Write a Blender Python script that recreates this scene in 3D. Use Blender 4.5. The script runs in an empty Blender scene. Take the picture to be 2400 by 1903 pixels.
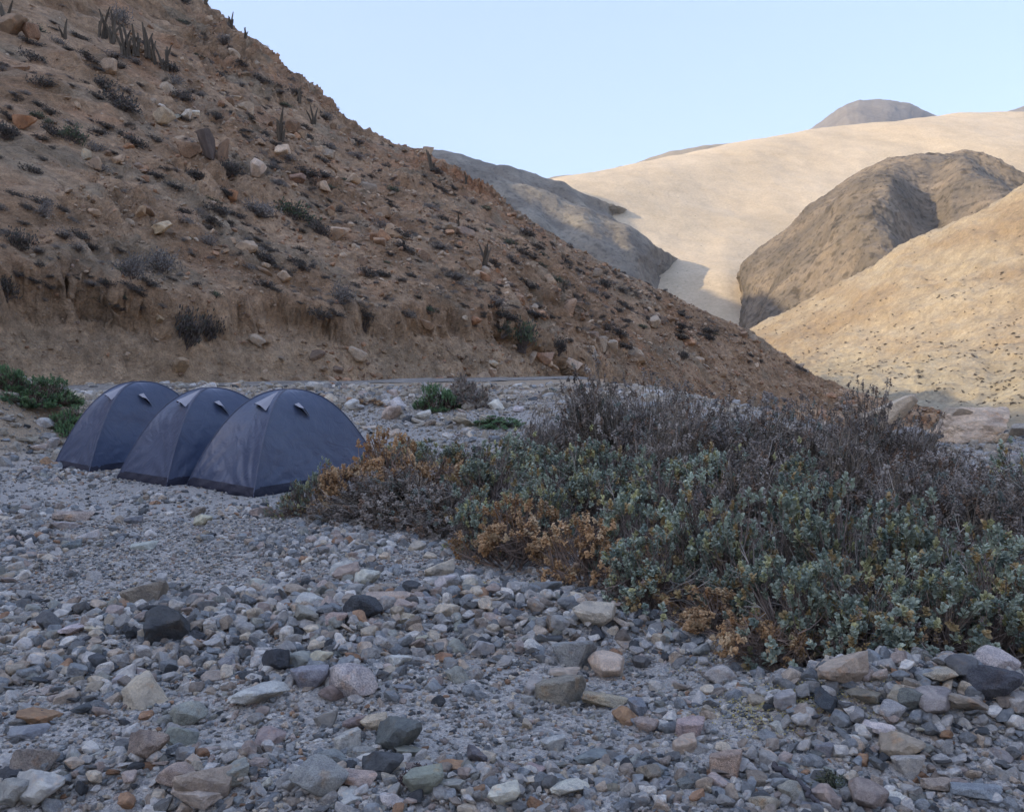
import bpy, bmesh, math, random
import numpy as np
from mathutils import Vector, Matrix, Euler

random.seed(7)
RNG = np.random.default_rng(7)
scene = bpy.context.scene
COL = scene.collection

# ------------------------------------------------------------------ camera
EYE = 1.6
FPX = 2078.0
PITCH = math.atan((951.5 - 850.0) / FPX)
cam_data = bpy.data.cameras.new("camera")
cam_data.sensor_fit = 'HORIZONTAL'
cam_data.sensor_width = 36.0
cam_data.lens = 36.0 * FPX / 2400.0
cam_data.clip_start = 0.05
cam_data.clip_end = 9000.0
cam = bpy.data.objects.new("camera", cam_data)
COL.objects.link(cam)
cam.location = (0, 0, EYE)
cam.rotation_euler = (math.radians(90) - PITCH, 0, 0)
scene.camera = cam

# ------------------------------------------------------------------ light
SUN_EL, SUN_X, SUN_Y = math.radians(23.5), -0.95, -0.31
world = bpy.data.worlds.new("World")
scene.world = world
world.use_nodes = True
wn = world.node_tree
bg = wn.nodes['Background']
sky = wn.nodes.new('ShaderNodeTexSky')
sky.sky_type = 'NISHITA'
sky.sun_disc = False
sky.sun_elevation = SUN_EL
sky.sun_rotation = math.atan2(SUN_X, SUN_Y)
sky.dust_density = 2.0
sky.air_density = 1.0
sky.ozone_density = 1.0
sky.altitude = 0
veil = wn.nodes.new('ShaderNodeMix')          # thin even high haze over the whole sky
veil.data_type = 'RGBA'
veil.inputs[0].default_value = 0.6
veil.inputs[7].default_value = (1.75, 2.15, 2.9, 1)
wn.links.new(sky.outputs[0], veil.inputs[6])
cast_ = wn.nodes.new('ShaderNodeMix')         # white balance of the daylight
cast_.data_type = 'RGBA'
cast_.blend_type = 'MULTIPLY'
cast_.inputs[0].default_value = 1.0
cast_.inputs[7].default_value = (0.92, 0.945, 1.08, 1)
wn.links.new(veil.outputs[2], cast_.inputs[6])
wn.links.new(cast_.outputs[2], bg.inputs[0])
bg.inputs[1].default_value = 0.15
sun_data = bpy.data.lights.new("sun", 'SUN')
sun_data.energy = 2.0
sun_data.angle = math.radians(0.55)
sun_data.color = (1.0, 0.83, 0.57)
sun = bpy.data.objects.new("sun", sun_data)
COL.objects.link(sun)
hxy = math.hypot(SUN_X, SUN_Y)
S = Vector((SUN_X / hxy * math.cos(SUN_EL), SUN_Y / hxy * math.cos(SUN_EL), math.sin(SUN_EL)))
sun.rotation_euler = S.to_track_quat('Z', 'Y').to_euler()
vs = scene.view_settings
vs.view_transform = 'Standard'
vs.look = 'None'
vs.exposure = 1.42
vs.gamma = 1.0
vs.use_curve_mapping = False

# ------------------------------------------------------------------ helpers
CP, SP = math.cos(PITCH), math.sin(PITCH)

def at(px, py, Y):
    """world point seen at photo pixel (px, py) at world distance Y (works on arrays)"""
    a = (np.asarray(px, float) - 1200.0) / FPX
    b = -(np.asarray(py, float) - 951.5) / FPX
    dy = CP + b * SP
    dz = -SP + b * CP
    k = np.asarray(Y, float) / dy
    return np.stack([a * k, dy * k, EYE + dz * k], -1)

def project(p):
    x, y, z = p[0], p[1], p[2] - EYE
    d = y * CP - z * SP
    u = y * SP + z * CP
    return 1200 + FPX * x / d, 951.5 - FPX * u / d

def ss(a, b, x):
    t = np.clip((np.asarray(x, float) - a) / (b - a), 0, 1)
    return t * t * (3 - 2 * t)

_perm = np.random.default_rng(11).permutation(256)
_perm = np.concatenate([_perm, _perm, _perm])
_grad = np.random.default_rng(12).normal(size=(256, 3))
_grad /= np.linalg.norm(_grad, axis=1)[:, None]

def perlin(p):
    """gradient noise on an (N,3) array, about -1..1"""
    f = np.floor(p)
    i = f.astype(np.int64) & 255
    t = p - f
    w = t * t * t * (t * (t * 6 - 15) + 10)
    out = 0
    for dx in (0, 1):
        for dy in (0, 1):
            for dz in (0, 1):
                h = _perm[_perm[_perm[(i[:, 0] + dx) & 255] + ((i[:, 1] + dy) & 255)] + ((i[:, 2] + dz) & 255)]
                g = _grad[h]
                d = g[:, 0] * (t[:, 0] - dx) + g[:, 1] * (t[:, 1] - dy) + g[:, 2] * (t[:, 2] - dz)
                wx = w[:, 0] if dx else 1 - w[:, 0]
                wy = w[:, 1] if dy else 1 - w[:, 1]
                wz = w[:, 2] if dz else 1 - w[:, 2]
                out = out + d * wx * wy * wz
    return out * 1.6

def fbm(p, octv=4, gain=0.5):
    s, a = 0, 1.0
    for k in range(octv):
        s = s + a * perlin(p * 2.03 ** k + 17.3 * k)
        a *= gain
    return s

def ridged(p, octv=4, gain=0.55):
    s, a = 0, 1.0
    for k in range(octv):
        n = 1 - np.abs(perlin(p * 2.07 ** k + 31.7 * k))
        s = s + a * (n * n - 0.55)
        a *= gain
    return s

def mesh_np(name, verts, faces, mat=None, smooth=True, tint=None):
    """faces: (M,k) int array or a list of such arrays"""
    if not isinstance(faces, list):
        faces = [faces]
    me = bpy.data.meshes.new(name)
    verts = np.asarray(verts, np.float32)
    me.vertices.add(len(verts))
    me.vertices.foreach_set('co', verts.ravel())
    loops = np.concatenate([f.ravel() for f in faces]).astype(np.int32)
    tot = np.concatenate([np.full(len(f), f.shape[1]) for f in faces]).astype(np.int32)
    start = np.concatenate([[0], np.cumsum(tot)[:-1]]).astype(np.int32)
    me.loops.add(len(loops))
    me.loops.foreach_set('vertex_index', loops)
    me.polygons.add(len(tot))
    me.polygons.foreach_set('loop_start', start)
    me.polygons.foreach_set('loop_total', tot)
    me.polygons.foreach_set('use_smooth', np.full(len(tot), smooth))
    if tint is not None:
        at_ = me.attributes.new('tint', 'FLOAT_COLOR', 'POINT')
        c = np.ones((len(verts), 4), np.float32)
        c[:, :3] = tint
        at_.data.foreach_set('color', c.ravel())
    me.update(calc_edges=True)
    me.validate()
    if mat:
        me.materials.append(mat)
    return me

def link(name, data, parent=None, **props):
    o = bpy.data.objects.new(name, data)
    COL.objects.link(o)
    if parent:
        o.parent = parent
    for k, v in props.items():
        o[k] = v
    return o

def grid_faces(nr, nc):
    i = np.arange(nr * nc).reshape(nr, nc)
    return np.stack([i[:-1, :-1], i[:-1, 1:], i[1:, 1:], i[1:, :-1]], -1).reshape(-1, 4)

def grid_normals(P):
    du = np.gradient(P, axis=1)
    dv = np.gradient(P, axis=0)
    n = np.cross(du, dv)
    n /= np.linalg.norm(n, axis=-1, keepdims=True) + 1e-12
    flip = n[..., 2] < 0
    n[flip] *= -1
    return n

# ------------------------------------------------------------------ materials
def new_mat(name):
    m = bpy.data.materials.new(name)
    m.use_nodes = True
    nt = m.node_tree
    b = nt.nodes['Principled BSDF']
    b.inputs['Roughness'].default_value = 0.9
    b.inputs['Specular IOR Level'].default_value = 0.25
    return m, nt, b

def N(nt, typ, **kw):
    n = nt.nodes.new(typ)
    for k, v in kw.items():
        if k.startswith('i_'):
            n.inputs[k[2:].replace('_', ' ')].default_value = v
        else:
            setattr(n, k, v)
    return n

def ramp(nt, fac, stops):
    r = nt.nodes.new('ShaderNodeValToRGB')
    el = r.color_ramp.elements
    while len(el) < len(stops):
        el.new(0.5)
    for e, (p, c) in zip(el, stops):
        e.position = p
        e.color = (*c, 1) if len(c) == 3 else c
    nt.links.new(fac, r.inputs[0])
    return r.outputs[0]

def mixc(nt, fac, a, b, mode='MIX'):
    m = nt.nodes.new('ShaderNodeMix')
    m.data_type = 'RGBA'
    m.blend_type = mode
    for sock, v in ((m.inputs[0], fac), (m.inputs[6], a), (m.inputs[7], b)):
        if hasattr(v, 'is_linked'):
            nt.links.new(v, sock)
        elif isinstance(v, (int, float)):
            sock.default_value = v
        else:
            sock.default_value = (*v, 1)
    return m.outputs[2]

def noise(nt, vec, scale, detail=4, rough=0.55, dist=0.0):
    n = nt.nodes.new('ShaderNodeTexNoise')
    n.inputs['Scale'].default_value = scale
    n.inputs['Detail'].default_value = detail
    n.inputs['Roughness'].default_value = rough
    n.inputs['Distortion'].default_value = dist
    nt.links.new(vec, n.inputs['Vector'])
    return n.outputs['Fac']

def bump(nt, b, h, strength, dist, prev=None):
    n = nt.nodes.new('ShaderNodeBump')
    n.inputs['Strength'].default_value = strength
    n.inputs['Distance'].default_value = dist
    nt.links.new(h, n.inputs['Height'])
    if prev:
        nt.links.new(prev, n.inputs['Normal'])
    nt.links.new(n.outputs[0], b.inputs['Normal'])
    return n.outputs[0]

def coords(nt, which='Object'):
    return nt.nodes.new('ShaderNodeTexCoord').outputs[which]

def terrain_mat(name, fine, bumps, speck=None, tintmix=True, stretch=None):
    """fine: list of (scale, lo, hi, rgb contrast) multiplying the tint attribute"""
    m, nt, b = new_mat(name)
    v = coords(nt)
    if stretch:
        mp = nt.nodes.new('ShaderNodeMapping')
        mp.inputs['Scale'].default_value = stretch[0]
        mp.inputs['Rotation'].default_value = stretch[1]
        nt.links.new(v, mp.inputs[0])
        v = mp.outputs[0]
    a = nt.nodes.new('ShaderNodeAttribute')
    a.attribute_name = 'tint'
    col = a.outputs['Color']
    for sc, lo, hi in fine:
        n = noise(nt, v, sc, 5, 0.62)
        r = ramp(nt, n, [(0.3, lo), (0.7, hi)])
        col = mixc(nt, 1.0, col, r, 'MULTIPLY')
    if speck:
        sc, thr, colr, amt = speck
        vo = N(nt, 'ShaderNodeTexVoronoi')
        vo.inputs['Scale'].default_value = sc
        nt.links.new(v, vo.inputs['Vector'])
        r = ramp(nt, vo.outputs['Distance'], [(thr * 0.6, (amt,) * 3), (thr, (0, 0, 0))])
        col = mixc(nt, r, col, colr)
    nt.links.new(col, b.inputs['Base Color'])
    prev = None
    for sc, st, di in bumps:
        h = noise(nt, v, sc, 6, 0.65)
        prev = bump(nt, b, h, st, di, prev)
    return m

def stone_mat(name, source):
    """mineral-speckled stone; colour from the object (named stones) or from the instance (gravel)"""
    m, nt, b = new_mat(name)
    if source == 'object':
        col = nt.nodes.new('ShaderNodeObjectInfo').outputs['Color']
    else:
        a = nt.nodes.new('ShaderNodeAttribute')
        a.attribute_type = 'INSTANCER'
        a.attribute_name = 'tint'
        col = a.outputs['Color']
    rnd = nt.nodes.new('ShaderNodeObjectInfo').outputs['Random']
    v0 = coords(nt)
    add = N(nt, 'ShaderNodeVectorMath', operation='MULTIPLY_ADD')
    nt.links.new(rnd, add.inputs[0])
    add.inputs[1].default_value = (31, 17, 23)
    nt.links.new(v0, add.inputs[2])
    v = add.outputs[0]
    big = ramp(nt, noise(nt, v, 1.6, 4, 0.6, 0.6), [(0.3, (0.68, 0.68, 0.70)), (0.72, (1.28, 1.24, 1.16))])
    col = mixc(nt, 1.0, col, big, 'MULTIPLY')
    sp = ramp(nt, noise(nt, v, 16, 3, 0.7), [(0.36, (0.50, 0.50, 0.52)), (0.50, (1.0, 1.0, 1.0)), (0.66, (1.38, 1.36, 1.32))])
    spm = nt.nodes.new('ShaderNodeMath')
    spm.operation = 'MULTIPLY'
    nt.links.new(rnd, spm.inputs[0])
    spm.inputs[1].default_value = 0.85
    spk = mixc(nt, spm.outputs[0], (1, 1, 1), sp)
    col = mixc(nt, 1.0, col, spk, 'MULTIPLY')
    # rusty staining on parts of some stones
    st = ramp(nt, noise(nt, v, 1.1, 3, 0.6), [(0.60, (0, 0, 0)), (0.72, (0.55, 0.55, 0.55))])
    col = mixc(nt, st, col, mixc(nt, 1.0, col, (1.25, 0.92, 0.66), 'MULTIPLY'))
    nt.links.new(col, b.inputs['Base Color'])
    b.inputs['Roughness'].default_value = 0.82
    p = bump(nt, b, noise(nt, v, 3.5, 8, 0.68), 0.55, 0.12)
    bump(nt, b, noise(nt, v, 22, 4, 0.7), 0.35, 0.03, p)
    return m

def leafy_mat(name, rough=0.6, transl=0.18):
    m, nt, b = new_mat(name)
    a = nt.nodes.new('ShaderNodeAttribute')
    a.attribute_name = 'tint'
    rnd = nt.nodes.new('ShaderNodeObjectInfo').outputs['Random']
    r = ramp(nt, rnd, [(0, (0.86, 0.86, 0.86)), (1, (1.12, 1.12, 1.12))])
    col = mixc(nt, 1.0, a.outputs['Color'], r, 'MULTIPLY')
    nt.links.new(col, b.inputs['Base Color'])
    b.inputs['Roughness'].default_value = rough
    if transl:
        out = nt.nodes['Material Output']
        t = nt.nodes.new('ShaderNodeBsdfTranslucent')
        nt.links.new(col, t.inputs['Color'])
        mx = nt.nodes.new('ShaderNodeMixShader')
        mx.inputs[0].default_value = transl
        nt.links.new(b.outputs[0], mx.inputs[1])
        nt.links.new(t.outputs[0], mx.inputs[2])
        nt.links.new(mx.outputs[0], out.inputs['Surface'])
    return m

M = {}
M['stone'] = stone_mat('stone', 'object')
M['gravel'] = stone_mat('gravel_stone', 'instance')
M['leaf'] = leafy_mat('leaf')
M['twig'] = leafy_mat('twig', 0.9, 0)
M['hill'] = terrain_mat('hill_earth', [(0.55, (0.72, 0.70, 0.66), (1.22, 1.20, 1.18)), (3.2, (0.66, 0.66, 0.66), (1.26, 1.25, 1.22)), (17, (0.74, 0.74, 0.76), (1.22, 1.2, 1.18))],
                        [(1.6, 0.9, 0.45), (7.0, 0.9, 0.14)], speck=(5.5, 0.16, (0.36, 0.32, 0.27), 0.6))
M['far'] = terrain_mat('far_hill_earth', [(0.012, (0.90, 0.89, 0.88), (1.08, 1.08, 1.08)), (0.09, (0.80, 0.80, 0.80), (1.14, 1.14, 1.13)), (0.6, (0.78, 0.78, 0.78), (1.17, 1.16, 1.15))],
                       [(0.12, 0.6, 1.6), (0.55, 0.5, 0.5)])
M['near_far'] = terrain_mat('sunlit_hill_earth', [(0.03, (0.86, 0.84, 0.82), (1.10, 1.10, 1.09)), (0.35, (0.78, 0.77, 0.76), (1.16, 1.16, 1.15)), (2.0, (0.76, 0.76, 0.76), (1.20, 1.19, 1.17))],
                            [(0.5, 0.7, 0.7), (2.4, 0.6, 0.18)])
M['dune'] = terrain_mat('dune_sand', [(0.008, (0.92, 0.90, 0.87), (1.07, 1.07, 1.07)), (0.06, (0.91, 0.90, 0.88), (1.06, 1.06, 1.06)), (0.5, (0.84, 0.83, 0.82), (1.10, 1.10, 1.10))],
                        [(0.05, 0.4, 1.6), (0.5, 0.6, 0.4)])

# ground: grey-tan sand and grit with a mottle of pebbles
def ground_mat():
    m, nt, b = new_mat('wash_sand')
    v = coords(nt)
    col = ramp(nt, noise(nt, v, 0.9, 6, 0.6), [(0.3, (0.33, 0.318, 0.29)), (0.55, (0.42, 0.40, 0.365)), (0.75, (0.50, 0.47, 0.425))])
    n2 = ramp(nt, noise(nt, v, 75, 4, 0.7), [(0.32, (0.62, 0.62, 0.64)), (0.68, (1.36, 1.34, 1.30))])
    col = mixc(nt, 1.0, col, n2, 'MULTIPLY')
    prev = None
    for sc, amt in ((48, 0.75), (130, 0.6)):
        vo = N(nt, 'ShaderNodeTexVoronoi')
        vo.inputs['Scale'].default_value = sc
        nt.links.new(v, vo.inputs['Vector'])
        sep = nt.nodes.new('ShaderNodeSeparateColor')
        nt.links.new(vo.outputs['Color'], sep.inputs[0])
        pc = ramp(nt, sep.outputs[0], [(0.0, (0.11, 0.115, 0.12)), (0.35, (0.26, 0.265, 0.265)), (0.6, (0.37, 0.345, 0.31)), (0.8, (0.45, 0.37, 0.30)), (1.0, (0.60, 0.58, 0.54))])
        msk = ramp(nt, vo.outputs['Distance'], [(0.38, (amt,) * 3), (0.52, (0, 0, 0))])
        col = mixc(nt, msk, col, pc)
        inv = ramp(nt, vo.outputs['Distance'], [(0.0, (1, 1, 1)), (0.6, (0, 0, 0))])
        prev = bump(nt, b, inv, 0.7, 0.5 / sc, prev)
    ta = nt.nodes.new('ShaderNodeAttribute')
    ta.attribute_name = 'tint'
    col = mixc(nt, 1.0, col, ta.outputs['Color'], 'MULTIPLY')
    nt.links.new(col, b.inputs['Base Color'])
    bump(nt, b, noise(nt, v, 30, 6, 0.7), 0.5, 0.02, prev)
    return m
M['ground'] = ground_mat()

# ------------------------------------------------------------------ ground height
PILES = []                                   # (x, y, radius x, radius y, height)

def gz(x, y):
    x = np.asarray(x, float); y = np.asarray(y, float)
    berm = 0.80 * ss(13.5, 21, y) * (1 - 0.55 * ss(3, 8, x)) + 0.10 * ss(23, 25.5, y)
    drop = 0.35 * ss(15, 21, y) * ss(5, 8, x) + 7.0 * ss(18, 52, y) * ss(3, 13, x) + 2.5 * ss(80, 300, y)
    z = berm - drop
    z = z + 1.02 * np.exp(-(np.maximum(0, x + 9.7) / 1.25) ** 2 - (np.maximum(0, np.abs(y - 16.2) - .5) / 1.7) ** 2) * ss(-30, -14, x)
    for (px, py, rx, ry, h) in PILES:
        z = z + h * np.exp(-((x - px) / rx) ** 2 - ((y - py) / ry) ** 2)
    q = np.stack([x, y, 0 * x], -1).reshape(-1, 3)
    near = 1 - ss(30, 200, np.hypot(x, y))
    n = (perlin(q * 0.45 + 3) * 0.055 + perlin(q * 1.7) * 0.022).reshape(x.shape)
    return z + n * near

def on_ground(px, py):
    """world point where the pixel's ray meets the ground"""
    px = np.atleast_1d(np.asarray(px, float)); py = np.atleast_1d(np.asarray(py, float))
    Y = np.full(px.shape, 2.0)
    done = np.zeros(px.shape, bool)
    step = 1.01
    for _ in range(380):
        p = at(px, py, Y)
        hit = p[..., 2] <= gz(p[..., 0], p[..., 1])
        done |= hit
        Y = np.where(done, Y, Y * step)
        if done.all():
            break
    return at(px, py, Y)

def pile(px, py, rx, ry, h):
    p = on_ground(px, py)[0]
    PILES.append((p[0], p[1], rx, ry, h * 1.25))
for a in ((1150, 1440, .75, .55, .10), (1400, 1490, .6, .4, .10), (720, 1620, .55, .35, .07), (1960, 1690, .6, .35, .10), (2260, 1650, .6, .4, .13),
          (230, 1480, .9, .5, .06), (450, 1850, .5, .2, .07), (820, 1480, .7, .4, .05), (1700, 1560, .3, .25, .05), (100, 1860, .5, .2, .05), (1000, 1880, .6, .2, .04)):
    pile(*a)

def build_ground():
    th = np.concatenate([np.linspace(-180, -40, 30, endpoint=False), np.linspace(-40, 40, 420, endpoint=False), np.linspace(40, 180, 31)])
    th = np.radians(th)
    rr = np.concatenate([[0.0, .8, 1.6], np.geomspace(2.2, 30, 330), np.geomspace(31, 3300, 46)])
    T, R = np.meshgrid(th, rr)
    X = R * np.sin(T); Y = R * np.cos(T)
    Z = gz(X, Y)
    q = np.stack([X, Y, 0 * X], -1).reshape(-1, 3)
    fine = (perlin(q * 7) * 0.012 + perlin(q * 19 + 5) * 0.007 + perlin(q * 47) * 0.004).reshape(X.shape)
    Z = Z + fine * (R < 40)
    mnd = np.exp(-(np.maximum(0, X + 9.2) / 1.3) ** 2 - ((Y - 15.8) / 2.6) ** 2) * ss(-30, -14, X)
    mnd = np.clip(mnd * 1.6, 0, 1) + ss(17, 24, Y) * .8 + ss(25, 40, np.hypot(X, Y))
    mnd = np.clip(mnd, 0, 1).reshape(-1, 1)
    gt = np.array([[1, 1, 1.]]) * (1 - mnd) + np.array([[1.0, .82, .62]]) * mnd
    me = mesh_np('ground', np.stack([X, Y, Z], -1).reshape(-1, 3), grid_faces(*X.shape), M['ground'], tint=gt)
    return link('ground', me, kind='structure')
ground = build_ground()

# ------------------------------------------------------------------ hills
def poly_resample(pts, n, dens=None):
    pts = np.asarray(pts, float)
    d = np.concatenate([[0], np.cumsum(np.linalg.norm(np.diff(pts[:, :2], axis=0), axis=1))])
    t = np.linspace(0, d[-1], n)
    out = np.stack([np.interp(t, d, pts[:, k]) for k in range(pts.shape[1])], -1)
    k = np.array([1, 4, 6, 4, 1], float); k /= k.sum()
    w = max(1, n // 120)
    for _ in range(w):                     # round the corners a little
        o2 = out.copy()
        for c in range(out.shape[1]):
            o2[2:-2, c] = np.convolve(out[:, c], k, 'valid')
        out = o2
    return out

def catmull(rows, per):
    """rows: (R, n, 3) -> smooth rows"""
    R = len(rows)
    out = []
    for i in range(R - 1):
        p0, p1, p2, p3 = rows[max(i - 1, 0)], rows[i], rows[i + 1], rows[min(i + 2, R - 1)]
        for t in np.linspace(0, 1, per[i], endpoint=False):
            out.append(0.5 * ((2 * p1) + (-p0 + p2) * t + (2 * p0 - 5 * p1 + 4 * p2 - p3) * t * t + (-p0 + 3 * p1 - 3 * p2 + p3) * t ** 3))
    out.append(rows[-1])
    return np.array(out)

def hill_sheet(name, rows, n, per, back, mat, tintfn, amps, folds=()):
    """rows of (px, py, Y) from skyline down to foot; back = (run, drop) pairs behind the skyline"""
    R3 = []
    for r in rows:
        q = poly_resample(r, n)
        R3.append(at(q[:, 0], q[:, 1], q[:, 2]))
    top = R3[0]
    bk = []
    for (run, drop) in back[::-1]:
        b = top.copy()
        dirn = top / np.linalg.norm(top[:, :2], axis=1)[:, None]
        b[:, 0] += dirn[:, 0] * run
        b[:, 1] += dirn[:, 1] * run
        b[:, 2] = np.maximum(-12, top[:, 2] - drop)
        bk.append(b)
    P = catmull(np.array(bk + R3), [6] * len(bk) + per)
    flat = P.reshape(-1, 3)
    for (a0, b0, c0, a1, b1, c1, wd, am) in folds:          # spurs and hollows running down the face
        p0, p1 = at(a0, b0, c0)[:2], at(a1, b1, c1)[:2]
        L = np.linalg.norm(p1 - p0); u = (p1 - p0) / L
        rel = flat[:, :2] - p0
        t = rel @ u / L
        cr = rel @ np.array([-u[1], u[0]]) + wd * .5 * perlin(flat / (wd * 3))
        flat[:, 2] += am * np.exp(-(cr / wd) ** 2) * ss(.05, .55, t) * ss(1.35, .8, t)
    P = flat.reshape(P.shape)
    nrm = grid_normals(P)
    d = 0
    for kind, size, amp in amps:
        q = flat / size
        d = d + amp * (ridged(q, 3) if kind == 'r' else fbm(q, 3))
    Q = flat + nrm.reshape(-1, 3) * np.asarray(d)[:, None]
    me = mesh_np(name, Q, grid_faces(P.shape[0], P.shape[1]), mat, tint=tintfn(Q, nrm.reshape(-1, 3)))
    return link(name, me, kind='structure')

def cmix(a, b, t):
    return np.asarray(a)[None] * (1 - t[:, None]) + np.asarray(b)[None] * t[:, None]

def tint_const(c1, c2, size):
    def f(P, n):
        t = ss(-0.5, 0.5, fbm(P / size, 3))
        return cmix(c1, c2, t)
    return f

# far peak behind the dune
hill_sheet('distant_peak', [
    [(1840, 340, 2400), (1908, 303, 2400), (1960, 262, 2400), (1985, 249, 2400), (2013, 238, 2400), (2083, 241, 2400), (2131, 247, 2400), (2173, 267, 2400), (2250, 300, 2400)],
    [(1840, 350, 2250), (1908, 330, 2200), (1960, 300, 2150), (1985, 290, 2100), (2013, 280, 2100), (2083, 282, 2100), (2131, 285, 2150), (2173, 300, 2200), (2250, 320, 2250)],
    [(1840, 420, 1950), (2250, 420, 1950)]], 160, [24, 20], [(250, 60), (500, 300)], M['far'], tint_const((.17, .15, .13), (.21, .185, .16), 200), [('n', 90, 5), ('r', 30, 2)])
hill_sheet('distant_ridge', [
    [(2340, 285, 2600), (2376, 268, 2600), (2400, 256, 2600), (2480, 235, 2600), (2700, 230, 2600)],
    [(2340, 330, 2300), (2700, 330, 2300)]], 60, [16], [(300, 300)], M['far'], tint_const((.17, .15, .13), (.21, .185, .16), 200), [('n', 90, 4)])
# thin brown ridge just over the dune's left shoulder
hill_sheet('back_ridge', [
    [(1230, 440, 1250), (1297, 417, 1250), (1400, 408, 1250), (1477, 390, 1250), (1561, 361, 1250), (1651, 340, 1250), (1720, 336, 1250), (1900, 330, 1250)],
    [(1230, 500, 1050), (1900, 420, 1050)]], 120, [20], [(150, 60), (400, 200)], M['far'], tint_const((.27, .23, .17), (.32, .27, .20), 120), [('n', 60, 3)])
# great pale dune slope
hill_sheet('dune_slope', [
    [(1180, 470, 820), (1297, 428, 830), (1380, 412, 850), (1450, 402, 880), (1561, 368, 930), (1707, 339, 980), (1902, 305, 1020), (2041, 291, 1040), (2083, 285, 1040), (2187, 266, 1050), (2250, 261, 1050), (2396, 263, 1050), (2700, 285, 1050)],
    [(1180, 500, 730), (1330, 455, 730), (1600, 420, 800), (1900, 360, 900), (2150, 330, 930), (2400, 330, 930), (2700, 350, 920)],
    [(1180, 560, 640), (1400, 540, 640), (1650, 530, 680), (1900, 470, 760), (2150, 440, 800), (2400, 430, 800), (2700, 440, 800)],
    [(1180, 680, 540), (1450, 680, 530), (1700, 650, 540), (1900, 620, 600), (2150, 560, 640), (2400, 540, 660), (2700, 540, 660)],
    [(1180, 790, 460), (1500, 790, 450), (1735, 790, 430), (1900, 760, 480), (2150, 700, 520), (2400, 660, 560), (2700, 660, 560)],
    [(1180, 900, 400), (1735, 900, 370), (2700, 800, 460)]], 360, [36, 50, 50, 40, 16], [(70, 12), (250, 60), (600, 300)], M['dune'],
    tint_const((.565, .455, .31), (.605, .49, .34), 180), [('n', 160, 4), ('n', 45, .7), ('n', 14, 0.28), ('n', 4, .08)])

# grey spurs at the left, half in shadow
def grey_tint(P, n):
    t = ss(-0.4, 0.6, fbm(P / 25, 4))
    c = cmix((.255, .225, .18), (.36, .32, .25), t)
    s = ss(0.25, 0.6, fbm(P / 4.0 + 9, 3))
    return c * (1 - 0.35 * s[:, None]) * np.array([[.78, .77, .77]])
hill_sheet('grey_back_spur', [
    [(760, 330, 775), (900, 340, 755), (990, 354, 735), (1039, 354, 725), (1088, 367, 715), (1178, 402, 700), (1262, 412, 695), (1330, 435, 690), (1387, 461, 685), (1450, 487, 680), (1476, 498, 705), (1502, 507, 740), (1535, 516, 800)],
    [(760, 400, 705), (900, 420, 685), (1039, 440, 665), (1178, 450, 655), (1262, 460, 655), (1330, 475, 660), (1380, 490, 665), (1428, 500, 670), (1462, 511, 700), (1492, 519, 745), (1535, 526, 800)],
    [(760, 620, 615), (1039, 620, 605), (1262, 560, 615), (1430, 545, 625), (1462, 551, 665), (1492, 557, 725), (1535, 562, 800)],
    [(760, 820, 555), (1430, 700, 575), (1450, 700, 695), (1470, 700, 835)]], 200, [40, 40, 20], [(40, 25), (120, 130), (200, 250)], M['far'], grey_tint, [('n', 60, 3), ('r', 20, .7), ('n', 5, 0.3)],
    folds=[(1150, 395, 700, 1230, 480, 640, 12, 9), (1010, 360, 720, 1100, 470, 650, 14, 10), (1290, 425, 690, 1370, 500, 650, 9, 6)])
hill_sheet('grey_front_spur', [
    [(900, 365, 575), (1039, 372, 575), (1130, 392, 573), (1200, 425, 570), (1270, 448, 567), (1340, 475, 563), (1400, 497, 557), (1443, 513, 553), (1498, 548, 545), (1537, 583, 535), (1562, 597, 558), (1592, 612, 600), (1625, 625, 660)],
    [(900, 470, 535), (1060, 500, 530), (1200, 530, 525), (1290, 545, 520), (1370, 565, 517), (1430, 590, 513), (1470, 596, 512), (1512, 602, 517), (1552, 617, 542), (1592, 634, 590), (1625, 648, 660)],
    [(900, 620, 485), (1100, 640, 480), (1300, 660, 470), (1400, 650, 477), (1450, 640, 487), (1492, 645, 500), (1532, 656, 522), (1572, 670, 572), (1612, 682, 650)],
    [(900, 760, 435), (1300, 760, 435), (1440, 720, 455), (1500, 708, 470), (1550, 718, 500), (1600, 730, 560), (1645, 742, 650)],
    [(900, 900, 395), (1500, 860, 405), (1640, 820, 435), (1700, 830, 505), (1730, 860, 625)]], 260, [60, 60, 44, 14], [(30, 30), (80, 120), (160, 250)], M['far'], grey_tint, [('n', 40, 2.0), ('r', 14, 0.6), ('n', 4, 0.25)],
    folds=[(1180, 425, 565, 1290, 620, 480, 13, 10), (1330, 480, 560, 1440, 640, 490, 11, 8), (1060, 385, 570, 1120, 600, 490, 14, 10), (1440, 520, 550, 1500, 650, 500, 8, 5)])

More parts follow.
